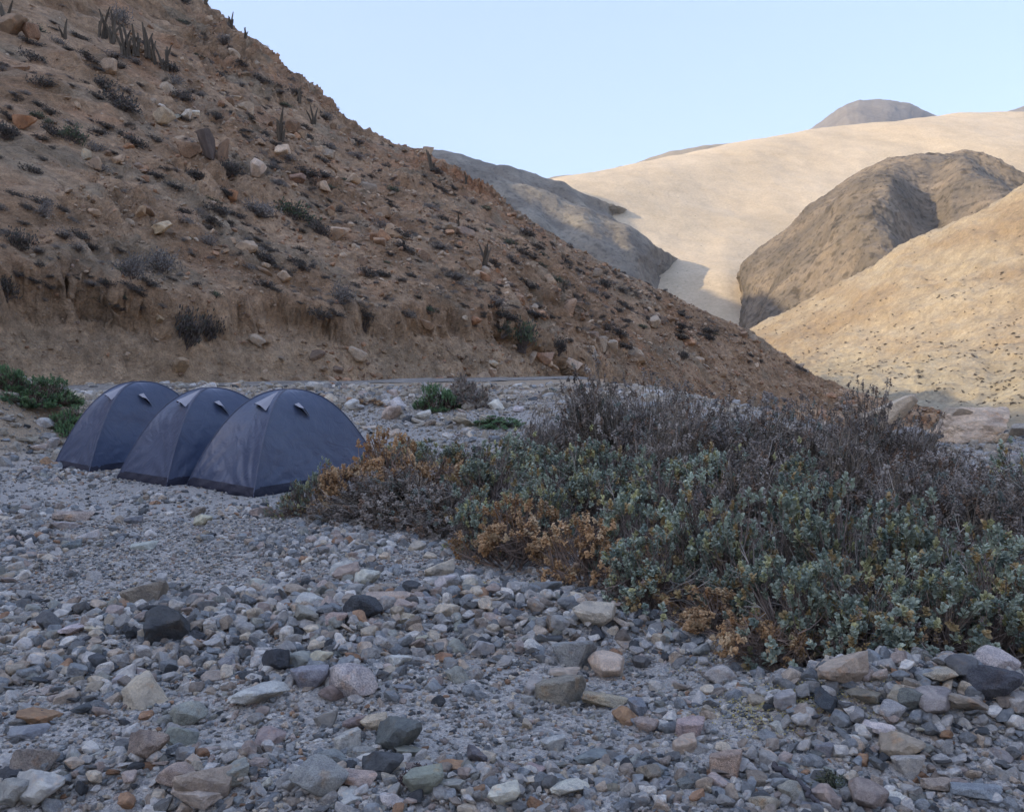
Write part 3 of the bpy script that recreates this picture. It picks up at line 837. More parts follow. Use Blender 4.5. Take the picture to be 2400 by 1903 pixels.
# named stones read off the photograph: px, py of the stone's foot centre, width in px, colour, shape, yaw, label
LAND = [
    (385, 1508, 125, 'dark slate', 'angular', 1.9, 'big dark slate boulder in the long row of stones left of centre'),
    (335, 1425, 100, 'brownish grey', 'wedge shaped', .3, 'brownish pointed stone leaning behind the big dark slate boulder'),
    (165, 1490, 70, 'whitish', 'flat', .5, 'whitish block lying beside a yellowish one, left of the dark slate boulder'),
    (220, 1495, 55, 'cream', 'flat', .2, 'yellowish cream stone touching the whitish block'),
    (110, 1478, 62, 'dark grey', 'angular', .8, 'dark grey stone between the green slab and the whitish block'),
    (35, 1465, 62, 'greenish grey', 'flat', -.3, 'mossy green slab at the left edge of the stone row'),
    (440, 1512, 28, 'rusty brown', 'long', 1.5, 'small rusty upright stone at the right foot of the slate boulder'),
    (265, 1452, 40, 'pinkish', 'rounded', .3, 'small pinkish round stone behind the whitish block'),
    (285, 1480, 38, 'greenish grey', 'wedge shaped', 1.2, 'greenish pointed stone left of the slate boulder'),
    (845, 1455, 92, 'dark slate', 'rounded', -.3, 'dark smooth humped stone with a flat pinkish slab behind it'),
    (905, 1428, 100, 'pinkish', 'flat', 0, 'flat pinkish slab just behind the dark humped stone'),
    (722, 1435, 62, 'pale grey', 'rounded', .2, 'pale rounded granite stone left of the dark humped stone'),
    (712, 1478, 85, 'greenish grey', 'long', -.5, 'long greenish grey stone below the pale rounded granite'),
    (785, 1478, 50, 'pinkish', 'angular', .4, 'pinkish block in front of the dark humped stone'),
    (690, 1405, 50, 'tan', 'rounded', .3, 'tan speckled stone behind the pale rounded granite'),
    (805, 1392, 72, 'blue grey', 'flat', -.4, 'blue grey slab resting on stones, centre left'),
    (905, 1388, 72, 'brownish grey', 'flat', .15, 'flat striped slab right of the blue grey slab'),
    (810, 1362, 62, 'tan', 'angular', .2, 'peach coloured stone with a light edge behind the blue grey slab'),
    (858, 1372, 60, 'whitish', 'angular', 0, 'whitish speckled stone beside the peach coloured one'),
    (1030, 1355, 72, 'cream', 'angular', .2, 'cream blocky stone near the tip of the scrub thicket'),
    (1105, 1278, 70, 'dark slate', 'flat', .1, 'dark slate slab under the edge of the thicket'),
    (1280, 1400, 75, 'blue grey', 'long', .45, 'long grey stone tilted up beside the orange twigs'),
    (1045, 1390, 50, 'pale grey', 'angular', .2, 'pale grey stone in front of the cream blocky stone'),
    (330, 1660, 118, 'cream', 'angular', -.2, 'large cream stone with a yellowish broken side, left foreground'),
    (600, 1662, 130, 'whitish', 'flat', .0, 'big flat whitish slab with a rough rounded rim'),
    (430, 1700, 92, 'greenish grey', 'rounded', -.25, 'smooth rounded greenish cobble in front of the cream stone'),
    (385, 1705, 42, 'mid grey', 'rounded', .4, 'small grey cobble beside the smooth greenish one'),
    (648, 1575, 78, 'dark slate', 'wedge shaped', -.9, 'dark slate wedge standing on its edge'),
    (700, 1565, 70, 'greenish grey', 'rounded', .2, 'olive green stone against the standing slate wedge'),
    (748, 1562, 55, 'cream', 'angular', .2, 'yellow stained cream stone right of the olive one'),
    (815, 1640, 130, 'pale grey', 'rounded', -.6, 'large pale sloping granite rock below the olive stone'),
    (722, 1622, 84, 'blue grey', 'angular', .1, 'dark bluish jutting stone above a hollow'),
    (775, 1640, 60, 'brownish grey', 'rounded', .3, 'brown round stone wedged beside the jutting bluish one'),
    (200, 1672, 75, 'dark slate', 'flat', .4, 'purplish dark rough stone sunk in the gravel'),
    (150, 1648, 50, 'tan', 'wedge shaped', .2, 'tan pointed stone beside the purplish sunk stone'),
    (60, 1738, 84, 'blue grey', 'flat', .2, 'blue grey wedge stone near the left edge'),
    (75, 1708, 95, 'rusty brown', 'flat', .1, 'brown stone directly behind the blue grey wedge'),
    (340, 1795, 95, 'brownish grey', 'angular', .1, 'brown blocky stone with a darker side, left foreground'),
    (415, 1752, 76, 'greenish grey', 'wedge shaped', .3, 'greenish triangular stone behind the brown blocky one'),
    (285, 1772, 46, 'dark grey', 'rounded', .3, 'small dark round stone left of the brown blocky one'),
    (72, 1840, 88, 'brownish grey', 'wedge shaped', 1.0, 'tan faced wedge at the left edge with a dark stone against it'),
    (22, 1850, 60, 'dark slate', 'angular', .2, 'dark slate stone at the very left edge'),
    (630, 1752, 68, 'pinkish', 'rounded', .2, 'rounded mauve stone in the middle left foreground'),
    (470, 1905, 128, 'pinkish', 'angular', .15, 'largest foreground block, pinkish brown with a bare twig before it'),
    (405, 1872, 85, 'tan', 'rounded', .3, 'tan smooth stone left of the largest foreground block'),
    (548, 1842, 60, 'mid grey', 'angular', .6, 'grey upright stone right of the largest foreground block'),
    (450, 1925, 125, 'cream', 'flat', -.05, 'pale cream slab at the bottom edge below the bare twig'),
    (80, 1895, 105, 'pale grey', 'angular', .3, 'pale stone with a tan underside, bottom left'),
    (25, 1905, 90, 'greenish grey', 'angular', .3, 'pale green stone in the bottom left corner'),
    (765, 1705, 55, 'mid grey', 'wedge shaped', .3, 'grey stone leaning beside a blue slab, centre foreground'),
    (828, 1715, 55, 'brownish grey', 'angular', .3, 'brown cube like stone behind the dark long block'),
    (875, 1718, 60, 'cream', 'angular', .1, 'cream stone behind the dark long block'),
    (930, 1765, 115, 'dark grey', 'angular', -.2, 'long dark block, biggest in the centre foreground'),
    (812, 1757, 66, 'pale grey', 'angular', .5, 'granite cube left of the long dark block'),
    (850, 1782, 55, 'greenish grey', 'wedge shaped', .4, 'greenish wedge under the granite cube'),
    (765, 1800, 78, 'blue grey', 'rounded', .1, 'smooth blue grey cobble left of the greenish wedge'),
    (895, 1825, 88, 'dark slate', 'angular', .3, 'dark pyramid stone beside the spiny dark clump'),
    (960, 1782, 70, 'greenish grey', 'flat', .3, 'green lichen coloured stone behind the spiny clump'),
    (835, 1855, 90, 'pinkish', 'flat', -.3, 'pale pink speckled slab in the bottom centre'),
    (745, 1882, 120, 'mid grey', 'rounded', -.2, 'broad purplish grey boulder at the bottom, left of centre'),
    (1068, 1812, 72, 'rusty brown', 'flat', .25, 'rusty flat slab with a straight front edge'),
    (1115, 1790, 75, 'dark grey', 'long', -.7, 'dark leaning slab behind the rusty flat one'),
    (1190, 1815, 55, 'mid grey', 'long', -.9, 'grey leaning slab right of the rusty flat one'),
    (990, 1865, 92, 'greenish grey', 'angular', .2, 'green grey block at the bottom centre'),
    (1060, 1875, 60, 'greenish grey', 'flat', .1, 'yellow green stone near the bottom centre'),
    (1180, 1895, 75, 'whitish', 'angular', .2, 'whitish rough stone at the bottom centre'),
    (1120, 1880, 36, 'rusty brown', 'angular', .7, 'small rusty stone left of the whitish rough one'),
    (1075, 1602, 60, 'greenish grey', 'angular', .1, 'pale green grey block on the central heap'),
    (988, 1520, 38, 'cream', 'long', 1.2, 'pale upright stone at the back of the central heap'),
    (1040, 1555, 38, 'rusty brown', 'angular', .1, 'small pinkish rusty stone on the central heap'),
    (1125, 1545, 60, 'pale grey', 'wedge shaped', .8, 'pale grey wedge leaning on the central heap'),
    (1070, 1540, 44, 'mid grey', 'angular', .1, 'grey cube on the central heap'),
    (1395, 1480, 92, 'cream', 'angular', -.3, 'cream elongated boulder above the two big ones'),
    (1348, 1565, 98, 'mid grey', 'wedge shaped', -.4, 'grey boulder with a brown broken edge, leaning on the cream one'),
    (1432, 1590, 92, 'cream', 'rounded', .6, 'large cream rounded boulder with brown stains'),
    (1325, 1595, 68, 'cream', 'flat', -.3, 'yellowish flat stone in front of the grey boulder'),
    (1315, 1650, 100, 'brownish grey', 'angular', -.5, 'pinkish brown boulder in front of the yellowish flat stone'),
    (1420, 1660, 100, 'tan', 'flat', -.3, 'olive tan block sloping down beside the bluish pointed rock'),
    (1498, 1680, 66, 'blue grey', 'wedge shaped', 1.1, 'bluish pointed rock right of the olive tan block'),
    (1245, 1625, 50, 'mid grey', 'angular', .8, 'grey block left of the pinkish brown boulder'),
    (1235, 1718, 55, 'tan', 'long', -1.0, 'beige oval stone standing in the right centre'),
    (1250, 1535, 50, 'whitish', 'angular', .3, 'white crumbly stone left of the two big boulders'),
    (1470, 1700, 58, 'rusty brown', 'angular', .1, 'orange brown stone on the sandy patch'),
    (1515, 1722, 55, 'pinkish', 'angular', -.4, 'pale pink block beside the orange brown stone'),
    (1600, 1625, 45, 'brownish grey', 'long', -1.0, 'brown grey stone below the round green one'),
    (1505, 1568, 45, 'dark grey', 'rounded', .2, 'round dark green stone right of the big cream boulder'),
    (1695, 1605, 85, 'pale grey', 'rounded', .3, 'smooth bluish white boulder under the orange scrub'),
    (1645, 1545, 48, 'mid grey', 'angular', .3, 'grey lump left of the smooth bluish white boulder'),
    (1395, 1790, 92, 'blue grey', 'flat', -.1, 'blue long flat stone lying alone on the sand'),
    (1335, 1880, 85, 'whitish', 'flat', -.3, 'white flat stone on the sandy ground at the bottom'),
    (1300, 1760, 55, 'pale grey', 'wedge shaped', .2, 'pale triangular stone left of the blue long one'),
    (1620, 1720, 66, 'pinkish', 'angular', -.2, 'pinkish angular stone above a beige one'),
    (1605, 1760, 58, 'tan', 'angular', .1, 'beige stone in front of the pinkish angular one'),
    (1705, 1820, 78, 'tan', 'angular', -.2, 'brown topped block with a pale left face'),
    (1635, 1885, 42, 'rusty brown', 'angular', .3, 'small rusty cube on the sand at the bottom right'),
    (1985, 1625, 120, 'tan', 'angular', -.1, 'broad beige boulder at the back of the right hand heap'),
    (2065, 1622, 40, 'tan', 'angular', .1, 'small beige cube right of the broad beige boulder'),
    (1940, 1685, 62, 'dark slate', 'wedge shaped', 1.2, 'slate blade pointing up in the right hand heap'),
    (1840, 1668, 52, 'mid grey', 'angular', .1, 'grey block left of the slate blade'),
    (2035, 1680, 78, 'brownish grey', 'flat', -.2, 'brown flat stone carrying small pebbles, right hand heap'),
    (2100, 1668, 45, 'tan', 'angular', 1.3, 'peach upright stone in the right hand heap'),
    (2140, 1690, 64, 'dark grey', 'angular', .2, 'dark greenish block right of the peach upright stone'),
    (2200, 1702, 92, 'mid grey', 'rounded', .2, 'big rounded grey boulder at the front of the right hand heap'),
    (2275, 1695, 105, 'brownish grey', 'flat', -.5, 'long sloping brownish boulder beside the big rounded grey one'),
    (2220, 1632, 95, 'tan', 'flat', -.1, 'beige flat boulder behind the big rounded grey one'),
    (2270, 1602, 78, 'dark grey', 'rounded', .3, 'rounded dark boulder against the shrubs at the right'),
    (2340, 1660, 105, 'dark slate', 'angular', .1, 'darkest large boulder, near the right edge'),
    (2345, 1600, 95, 'pale grey', 'rounded', -.5, 'pale boulder behind the darkest large one'),
    (2385, 1682, 52, 'pale grey', 'angular', .3, 'pale grey stone at the right edge below the darkest boulder'),
    (1895, 1705, 55, 'pinkish', 'angular', .3, 'pinkish white stone in front of the slate blade'),
    (2010, 1712, 42, 'mid grey', 'angular', 1.2, 'grey upright lump in front of the brown flat stone'),
    (2095, 1712, 55, 'pale grey', 'rounded', -.6, 'pale grey lump in front of the dark greenish block'),
    (2065, 1745, 68, 'whitish', 'flat', -.6, 'whitest thin slab lying on the sand'),
    (2110, 1735, 32, 'cream', 'flat', 0, 'small cream disc near the whitest slab'),
    (2165, 1740, 32, 'cream', 'flat', -.5, 'beige disc right of the small cream one'),
    (2310, 1745, 50, 'dark slate', 'flat', -.3, 'dark slate stone on the sand below the darkest boulder'),
    (2120, 1800, 90, 'tan', 'angular', -.3, 'tan speckled boulder, lower right foreground'),
    (2060, 1818, 42, 'dark grey', 'wedge shaped', 1.1, 'dark blade against the tan speckled boulder'),
    (2140, 1835, 72, 'pale grey', 'wedge shaped', -.3, 'pale wedge in front of the tan speckled boulder'),
    (2205, 1868, 78, 'tan', 'flat', .1, 'brown tan smooth stone, lower right'),
    (2300, 1885, 110, 'blue grey', 'flat', -.35, 'long blue grey slab, lower right'),
    (2045, 1905, 92, 'brownish grey', 'rounded', 0, 'smooth brown grey stone at the bottom edge'),
    (1945, 1890, 62, 'pinkish', 'angular', .3, 'reddish stone beside the dark stick'),
    (1870, 1890, 66, 'greenish grey', 'angular', .2, 'pale green stone left of the dark stick'),
    (2220, 1748, 34, 'rusty brown', 'rounded', .2, 'small peach stone on the open sand at the right'),
    (165, 1222, 84, 'tan', 'flat', .0, 'tan flat slab on the gravel before the left tent'),
    (145, 1242, 62, 'pale grey', 'flat', .1, 'pale grey slab just in front of the tan flat slab'),
    (200, 1275, 50, 'whitish', 'angular', .3, 'white angular stone below the tan flat slab'),
    (165, 1288, 40, 'blue grey', 'angular', .3, 'grey blue stone left below the white angular one'),
    (335, 1290, 58, 'pale grey', 'flat', 0, 'thin pale slab on the gravel in front of the middle tent'),
    (310, 1232, 38, 'blue grey', 'angular', .2, 'blue block in the stone scatter before the tents'),
    (278, 1225, 30, 'brownish grey', 'angular', .2, 'brown crumbling stone left of the blue block'),
    (460, 1212, 38, 'brownish grey', 'angular', .0, 'brown grey block in front of the nearest tent'),
    (472, 1232, 42, 'cream', 'angular', .1, 'cream stone below the brown grey block'),
    (105, 1090, 32, 'rusty brown', 'angular', .2, 'reddish stone at the outer corner of the left tent'),
    # back rubble near the road
    (480, 930, 50, 'whitish', 'wedge shaped', .2, 'white pointed boulder showing between the left and middle tents'),
    (735, 915, 38, 'pale grey', 'rounded', .2, 'pale boulder just above the nearest tent'),
    (775, 942, 32, 'cream', 'angular', .2, 'cream boulder behind the nearest tent'),
    (820, 962, 36, 'whitish', 'angular', .8, 'white boulder right behind the nearest tent'),
    (930, 962, 46, 'whitish', 'angular', .1, 'white boulder left of the green bush by the road'),
    (915, 985, 50, 'tan', 'angular', -.2, 'peach boulder below the white one by the road'),
    (1090, 1005, 60, 'tan', 'flat', -.2, 'tan flat boulder in front of the green bush by the road'),
    (993, 988, 34, 'whitish', 'angular', .2, 'white cube left of the tan flat boulder'),
    (1165, 962, 40, 'whitish', 'angular', .2, 'white boulder right of the green bush by the road'),
    (1215, 968, 26, 'pale grey', 'rounded', .2, 'pale cobble right of the white boulder past the bush'),
    (60, 1042, 46, 'brownish grey', 'flat', .1, 'brown boulder at the foot of the earth mound'),
    (118, 1052, 34, 'pale grey', 'angular', .1, 'pale grey cobble right of the brown boulder by the mound'),
    (88, 1058, 30, 'cream', 'angular', .1, 'cream cobble between the mound and the left tent'),
    (100, 1002, 42, 'pale grey', 'rounded', .1, 'pale stone halfway down the earth mound'),
    (172, 945, 36, 'cream', 'angular', -.2, 'cream stone under the green bush on the mound'),
    (108, 950, 40, 'cream', 'flat', -.7, 'cream shard on the side of the earth mound'),
    (22, 870, 44, 'pale grey', 'flat', -.1, 'pale flat rock on top of the earth mound'),
]
print('landmark stones', len(LAND))
xs = np.array([l[0] for l in LAND], float); ys = np.array([l[1] for l in LAND], float)
GP = on_ground(xs, ys)
taken = []
for (px, py, w, colr, shp, yaw, lab), p in zip(LAND, GP):
    size = w * p[1] / FPX
    p = p.copy(); p[1] += size * .22
    p[2] = float(gz(p[0], p[1])) + .022 * float(ss(.6, 1.1, coarse(p[0], p[1]))[0]) * (p[1] < 9)
    tilt = (random.gauss(0, .12), random.gauss(0, .12), 0)
    if shp == 'wedge shaped':
        tilt = (random.gauss(0, .2), -.35 if random.random() < .5 else .35, 0)
    if px == 470:
        tilt = (-.5, .05, 0)
    o = stone(p, size * 1.08, colr, shp, yaw=yaw, tilt=tilt, label=lab, sink=.22)
    taken.append((p[0], p[1], size / 2))
    STONES.append((px, py - w * .25, w, lab))

# thicket outline in plan, to keep loose stones and shrubs apart
FRONT = on_ground([620, 700, 850, 1000, 1100, 1200, 1350, 1500, 1600, 1720, 1800, 1950, 2100, 2400, 2700], [1185, 1225, 1265, 1285, 1360, 1400, 1445, 1490, 1540, 1560, 1625, 1630, 1625, 1610, 1600])
def in_thicket(x, y):
    x = np.asarray(x); y = np.asarray(y)
    u = x / np.maximum(y, .1)
    fu = FRONT[:, 0] / FRONT[:, 1]
    yf = np.interp(u, fu, FRONT[:, 1], left=99, right=4.3)
    return (y > yf) & (y < np.interp(u, [-.3, -.1, .1, .5], [10.5, 12, 13, 12]))

# more single stones (the larger ones between the landmarks)
extra = []
cand = np.stack([RNG.uniform(20, 2380, 6000), np.concatenate([RNG.uniform(1200, 1905, 4700), RNG.uniform(900, 1200, 1300)])], -1)
gp = on_ground(cand[:, 0], cand[:, 1])
cf = coarse(gp[:, 0], gp[:, 1])
it = in_thicket(gp[:, 0], gp[:, 1])
tak = np.array(taken)
n_extra = 0
for i in range(len(cand)):
    if it[i] or RNG.random() > cf[i] ** 2.2:
        continue
    p = gp[i]
    if p[1] > 19.5 or n_extra >= 300 - len(LAND):
        continue
    if p[1] > 9.5 and -.58 < p[0] / p[1] < -.17 and p[1] < 14.8:
        continue
    wb = int(RNG.choice([34, 38, 44, 52, 62], p=[.3, .25, .2, .15, .1]))
    wpx = wb * (0.72 if cand[i, 1] < 1200 else 1)
    size = wpx * p[1] / FPX * RNG.uniform(.9, 1.15)
    if size > .34:
        size = .34
    dd = np.hypot(tak[:, 0] - p[0], tak[:, 1] - p[1])
    if (dd < (tak[:, 2] + size / 2) * .72).any():
        continue
    tak = np.concatenate([tak, [[p[0], p[1], size / 2]]])
    ck = PKEYS[RNG.choice(len(PKEYS), p=PW)]
    if p[1] > 13.5 and random.random() < .6:
        ck = random.choice(['whitish', 'cream', 'pale grey', 'tan', 'pale grey'])
    shp = random.choices(list(BIG), [.42, .2, .14, .14, .1])[0]
    extra.append((cand[i, 0], cand[i, 1], wb, p, size, ck, shp))
    n_extra += 1
used = {}
SIZEW = {34: 'little', 38: 'small', 44: 'fist sized', 52: 'medium', 62: 'fair sized'}
land_xy = np.array([(s[0], s[1]) for s in STONES])
def shortname(lab):
    """the noun phrase that opens a landmark's label"""
    for cut in (' in the ', ' between ', ' at the ', ' lying', ' leaning', ' touching', ' left ', ' right ', ' just ', ' behind', ' below', ' with ', ' resting', ' near ', ' beside', ' under ', ' tilted', ' in front', ' above', ' against', ' standing', ' on ', ' wedged', ' sunk', ' directly', ' stained', ' of ', ', ', ' sloping down', ' carrying', ' showing', ' halfway', ' before'):
        i = lab.find(cut)
        if i > 8:
            lab = lab[:i]
    return lab
for (px, py, wpx, p, size, ck, shp) in extra:
    o = stone(p, size, ck, shp, sink=.25)
    d = np.hypot((land_xy[:, 0] - px), (land_xy[:, 1] - py) * 1.6)
    done = False
    opts = []
    for j in np.argsort(d)[:6]:
        dx, dy = px - land_xy[j, 0], py - land_xy[j, 1]
        rel = ('right of' if dx > 0 else 'left of') if abs(dx) > abs(dy) * 1.3 else ('in front of' if dy > 0 else 'behind')
        ref = shortname(STONES[j][3])
        opts.append((rel, ref))
    for rel, ref in opts:
        for desc in (f'{ck} {shp} stone', f'{SIZEW[wpx]} {ck} {shp} stone'):
            lab = f'{desc} {rel} the {ref}'
            if lab not in used and len(lab.split()) <= 16:
                used[lab] = 1; done = True
                break
        if done:
            break
    o['label'] = lab
print('extra stones', n_extra)

# ---- scattered rubble, far too much to count: instances of the same stone shapes
def scatter(name, pts, rot, scl, tint, idx, meshes, label):
    lib = bpy.data.collections.new(name + '_shapes')
    for k, me in enumerate(meshes):
        lo = bpy.data.objects.new(f'{name}_shape_{k:02d}', me)
        lib.objects.link(lo)
    me = bpy.data.meshes.new(name)
    me.vertices.add(len(pts))
    me.vertices.foreach_set('co', np.asarray(pts, np.float32).ravel())
    for an, typ, arr, key in (('rot', 'FLOAT_VECTOR', rot, 'vector'), ('scl', 'FLOAT', scl, 'value'), ('idx', 'INT', idx, 'value')):
        a_ = me.attributes.new(an, typ, 'POINT')
        a_.data.foreach_set(key, np.asarray(arr, np.int32 if typ == 'INT' else np.float32).ravel())
    a_ = me.attributes.new('tint', 'FLOAT_COLOR', 'POINT')
    c = np.ones((len(pts), 4), np.float32); c[:, :3] = tint
    a_.data.foreach_set('color', c.ravel())
    o = link(name, me, kind='stuff', label=label)
    ng = bpy.data.node_groups.new(name, 'GeometryNodeTree')
    ng.interface.new_socket('Geometry', in_out='INPUT', socket_type='NodeSocketGeometry')
    ng.interface.new_socket('Geometry', in_out='OUTPUT', socket_type='NodeSocketGeometry')
    gi = ng.nodes.new('NodeGroupInput'); go = ng.nodes.new('NodeGroupOutput')
    ip = ng.nodes.new('GeometryNodeInstanceOnPoints')
    ci = ng.nodes.new('GeometryNodeCollectionInfo')
    ci.inputs['Collection'].default_value = lib
    ci.inputs['Separate Children'].default_value = True
    ci.inputs['Reset Children'].default_value = True
    def named(an, typ):
        n = ng.nodes.new('GeometryNodeInputNamedAttribute')
        n.data_type = typ
        n.inputs['Name'].default_value = an
        return n.outputs[0]
    ng.links.new(gi.outputs[0], ip.inputs['Points'])
    ng.links.new(ci.outputs[0], ip.inputs['Instance'])
    ip.inputs['Pick Instance'].default_value = True
    ng.links.new(named('idx', 'INT'), ip.inputs['Instance Index'])
    e2r = ng.nodes.new('FunctionNodeEulerToRotation')
    ng.links.new(named('rot', 'FLOAT_VECTOR'), e2r.inputs[0])
    ng.links.new(e2r.outputs[0], ip.inputs['Rotation'])
    ng.links.new(named('scl', 'FLOAT'), ip.inputs['Scale'])
    ng.links.new(ip.outputs[0], go.inputs[0])
    md = o.modifiers.new('scatter', 'NODES')
    md.node_group = ng
    return o

def ground_scatter(name, n, y0, y1, smin, smax, powr, meshes, label, dens=True, power=1.0, sink=.2, stack=0):
    # uniform on the ground inside a wedge wider than the view
    r = RNG
    Y = np.sqrt(r.uniform(y0 ** 2, y1 ** 2, n)); U = r.uniform(-.72, .72, n)
    X = U * Y
    if dens:
        cf_ = coarse(X, Y)
        if power < .8:
            cf_ = np.maximum(cf_, .32)
        keep = r.random(n) < cf_ ** power
        X, Y = X[keep], Y[keep]
    Z = gz(X, Y)
    m = len(X)
    s = smin * (smax / smin) ** (r.random(m) ** powr)
    s = np.minimum(s, (.0175 if smax < .12 else .021) * Y)
    t = PARR[r.choice(len(PKEYS), m, p=PW)] * r.uniform(.72, 1.22, (m, 1))
    far = ss(12.5, 15, Y)[:, None] * (r.random((m, 1)) < .5)
    t = t * (1 - far) + np.array([[.44, .40, .33]]) * r.uniform(.8, 1.2, (m, 1)) * far
    tl = .25 if not stack else .38
    rot = np.stack([r.normal(0, tl, m), r.normal(0, tl, m), r.uniform(0, 6.28, m)], -1)
    Z = Z + stack * s * ss(.6, 1.1, coarse(X, Y)) * r.random(m)
    pts = np.stack([X, Y, Z + s * .5 * (.45 - sink)], -1)
    return scatter(name, pts, rot, s / 2, t, r.integers(0, len(meshes), m), meshes, label)
ground_scatter('cobbles', 46000, 2.7, 13, .038, .125, .95, MID, 'loose angular cobbles littering the dry wash', power=1.3, stack=.4)
ground_scatter('gravel', 150000, 2.7, 9, .012, .040, 1.2, SMALL, 'small mixed gravel between the stones', power=.55)
ground_scatter('far_gravel', 80000, 9, 21, .018, .06, 1.5, SMALL, 'gravel in front of and behind the tents', power=.7)
ground_scatter('rubble', 9000, 13, 27, .07, .30, 1.9, MID, 'pale rubble along the far side of the wash', power=.8)

# ------------------------------------------------------------------ shrubs
def segs_mesh(A, B, ra, rb, sides=3):
    """open prisms from A to B (arrays)"""
    A = np.asarray(A); B = np.asarray(B)
    d = B - A
    L = np.linalg.norm(d, axis=1, keepdims=True) + 1e-9
    d = d / L
    h = np.where(np.abs(d[:, 2:3]) > .9, np.array([[1., 0, 0]]), np.array([[0, 0, 1.]]))
    u = np.cross(d, h); u /= np.linalg.norm(u, axis=1, keepdims=True)
    w = np.cross(d, u)
    n = len(A)
    V = np.zeros((n, 2 * sides, 3))
    for k in range(sides):
        a = 2 * math.pi * k / sides
        o = u * math.cos(a) + w * math.sin(a)
        V[:, k] = A + o * np.asarray(ra).reshape(-1, 1)
        V[:, sides + k] = B + o * np.asarray(rb).reshape(-1, 1)
    base = np.arange(n)[:, None, None] * 2 * sides
    f = np.array([[k, (k + 1) % sides, sides + (k + 1) % sides, sides + k] for k in range(sides)])[None]
    return V.reshape(-1, 3), (base + f).reshape(-1, 4)

def unit(v):
    return v / (np.linalg.norm(v, axis=-1, keepdims=True) + 1e-9)

def leaves_mesh(P, D, Nn, L, W, cup, r):
    """six-point cupped leaves; P base, D direction, Nn face normal"""
    n = len(P)
    D = unit(D)
    Sd = unit(np.cross(D, Nn))
    Nn = np.cross(Sd, D)
    L = L.reshape(-1, 1); W = W.reshape(-1, 1)
    c = cup * W
    V = np.stack([P,
                  P + D * L * .38 + Sd * W * .42 + Nn * c, P + D * L * .38 - Sd * W * .42 + Nn * c,
                  P + D * L * .78 + Sd * W * .46 + Nn * c * .6, P + D * L * .78 - Sd * W * .46 + Nn * c * .6,
                  P + D * L - Nn * c * .4], 1)
    b = np.arange(n)[:, None] * 6
    tri = np.concatenate([b + np.array([[0, 2, 1]]), b + np.array([[3, 4, 5]])])
    quad = b + np.array([[1, 2, 4, 3]])
    return V.reshape(-1, 3), tri, quad

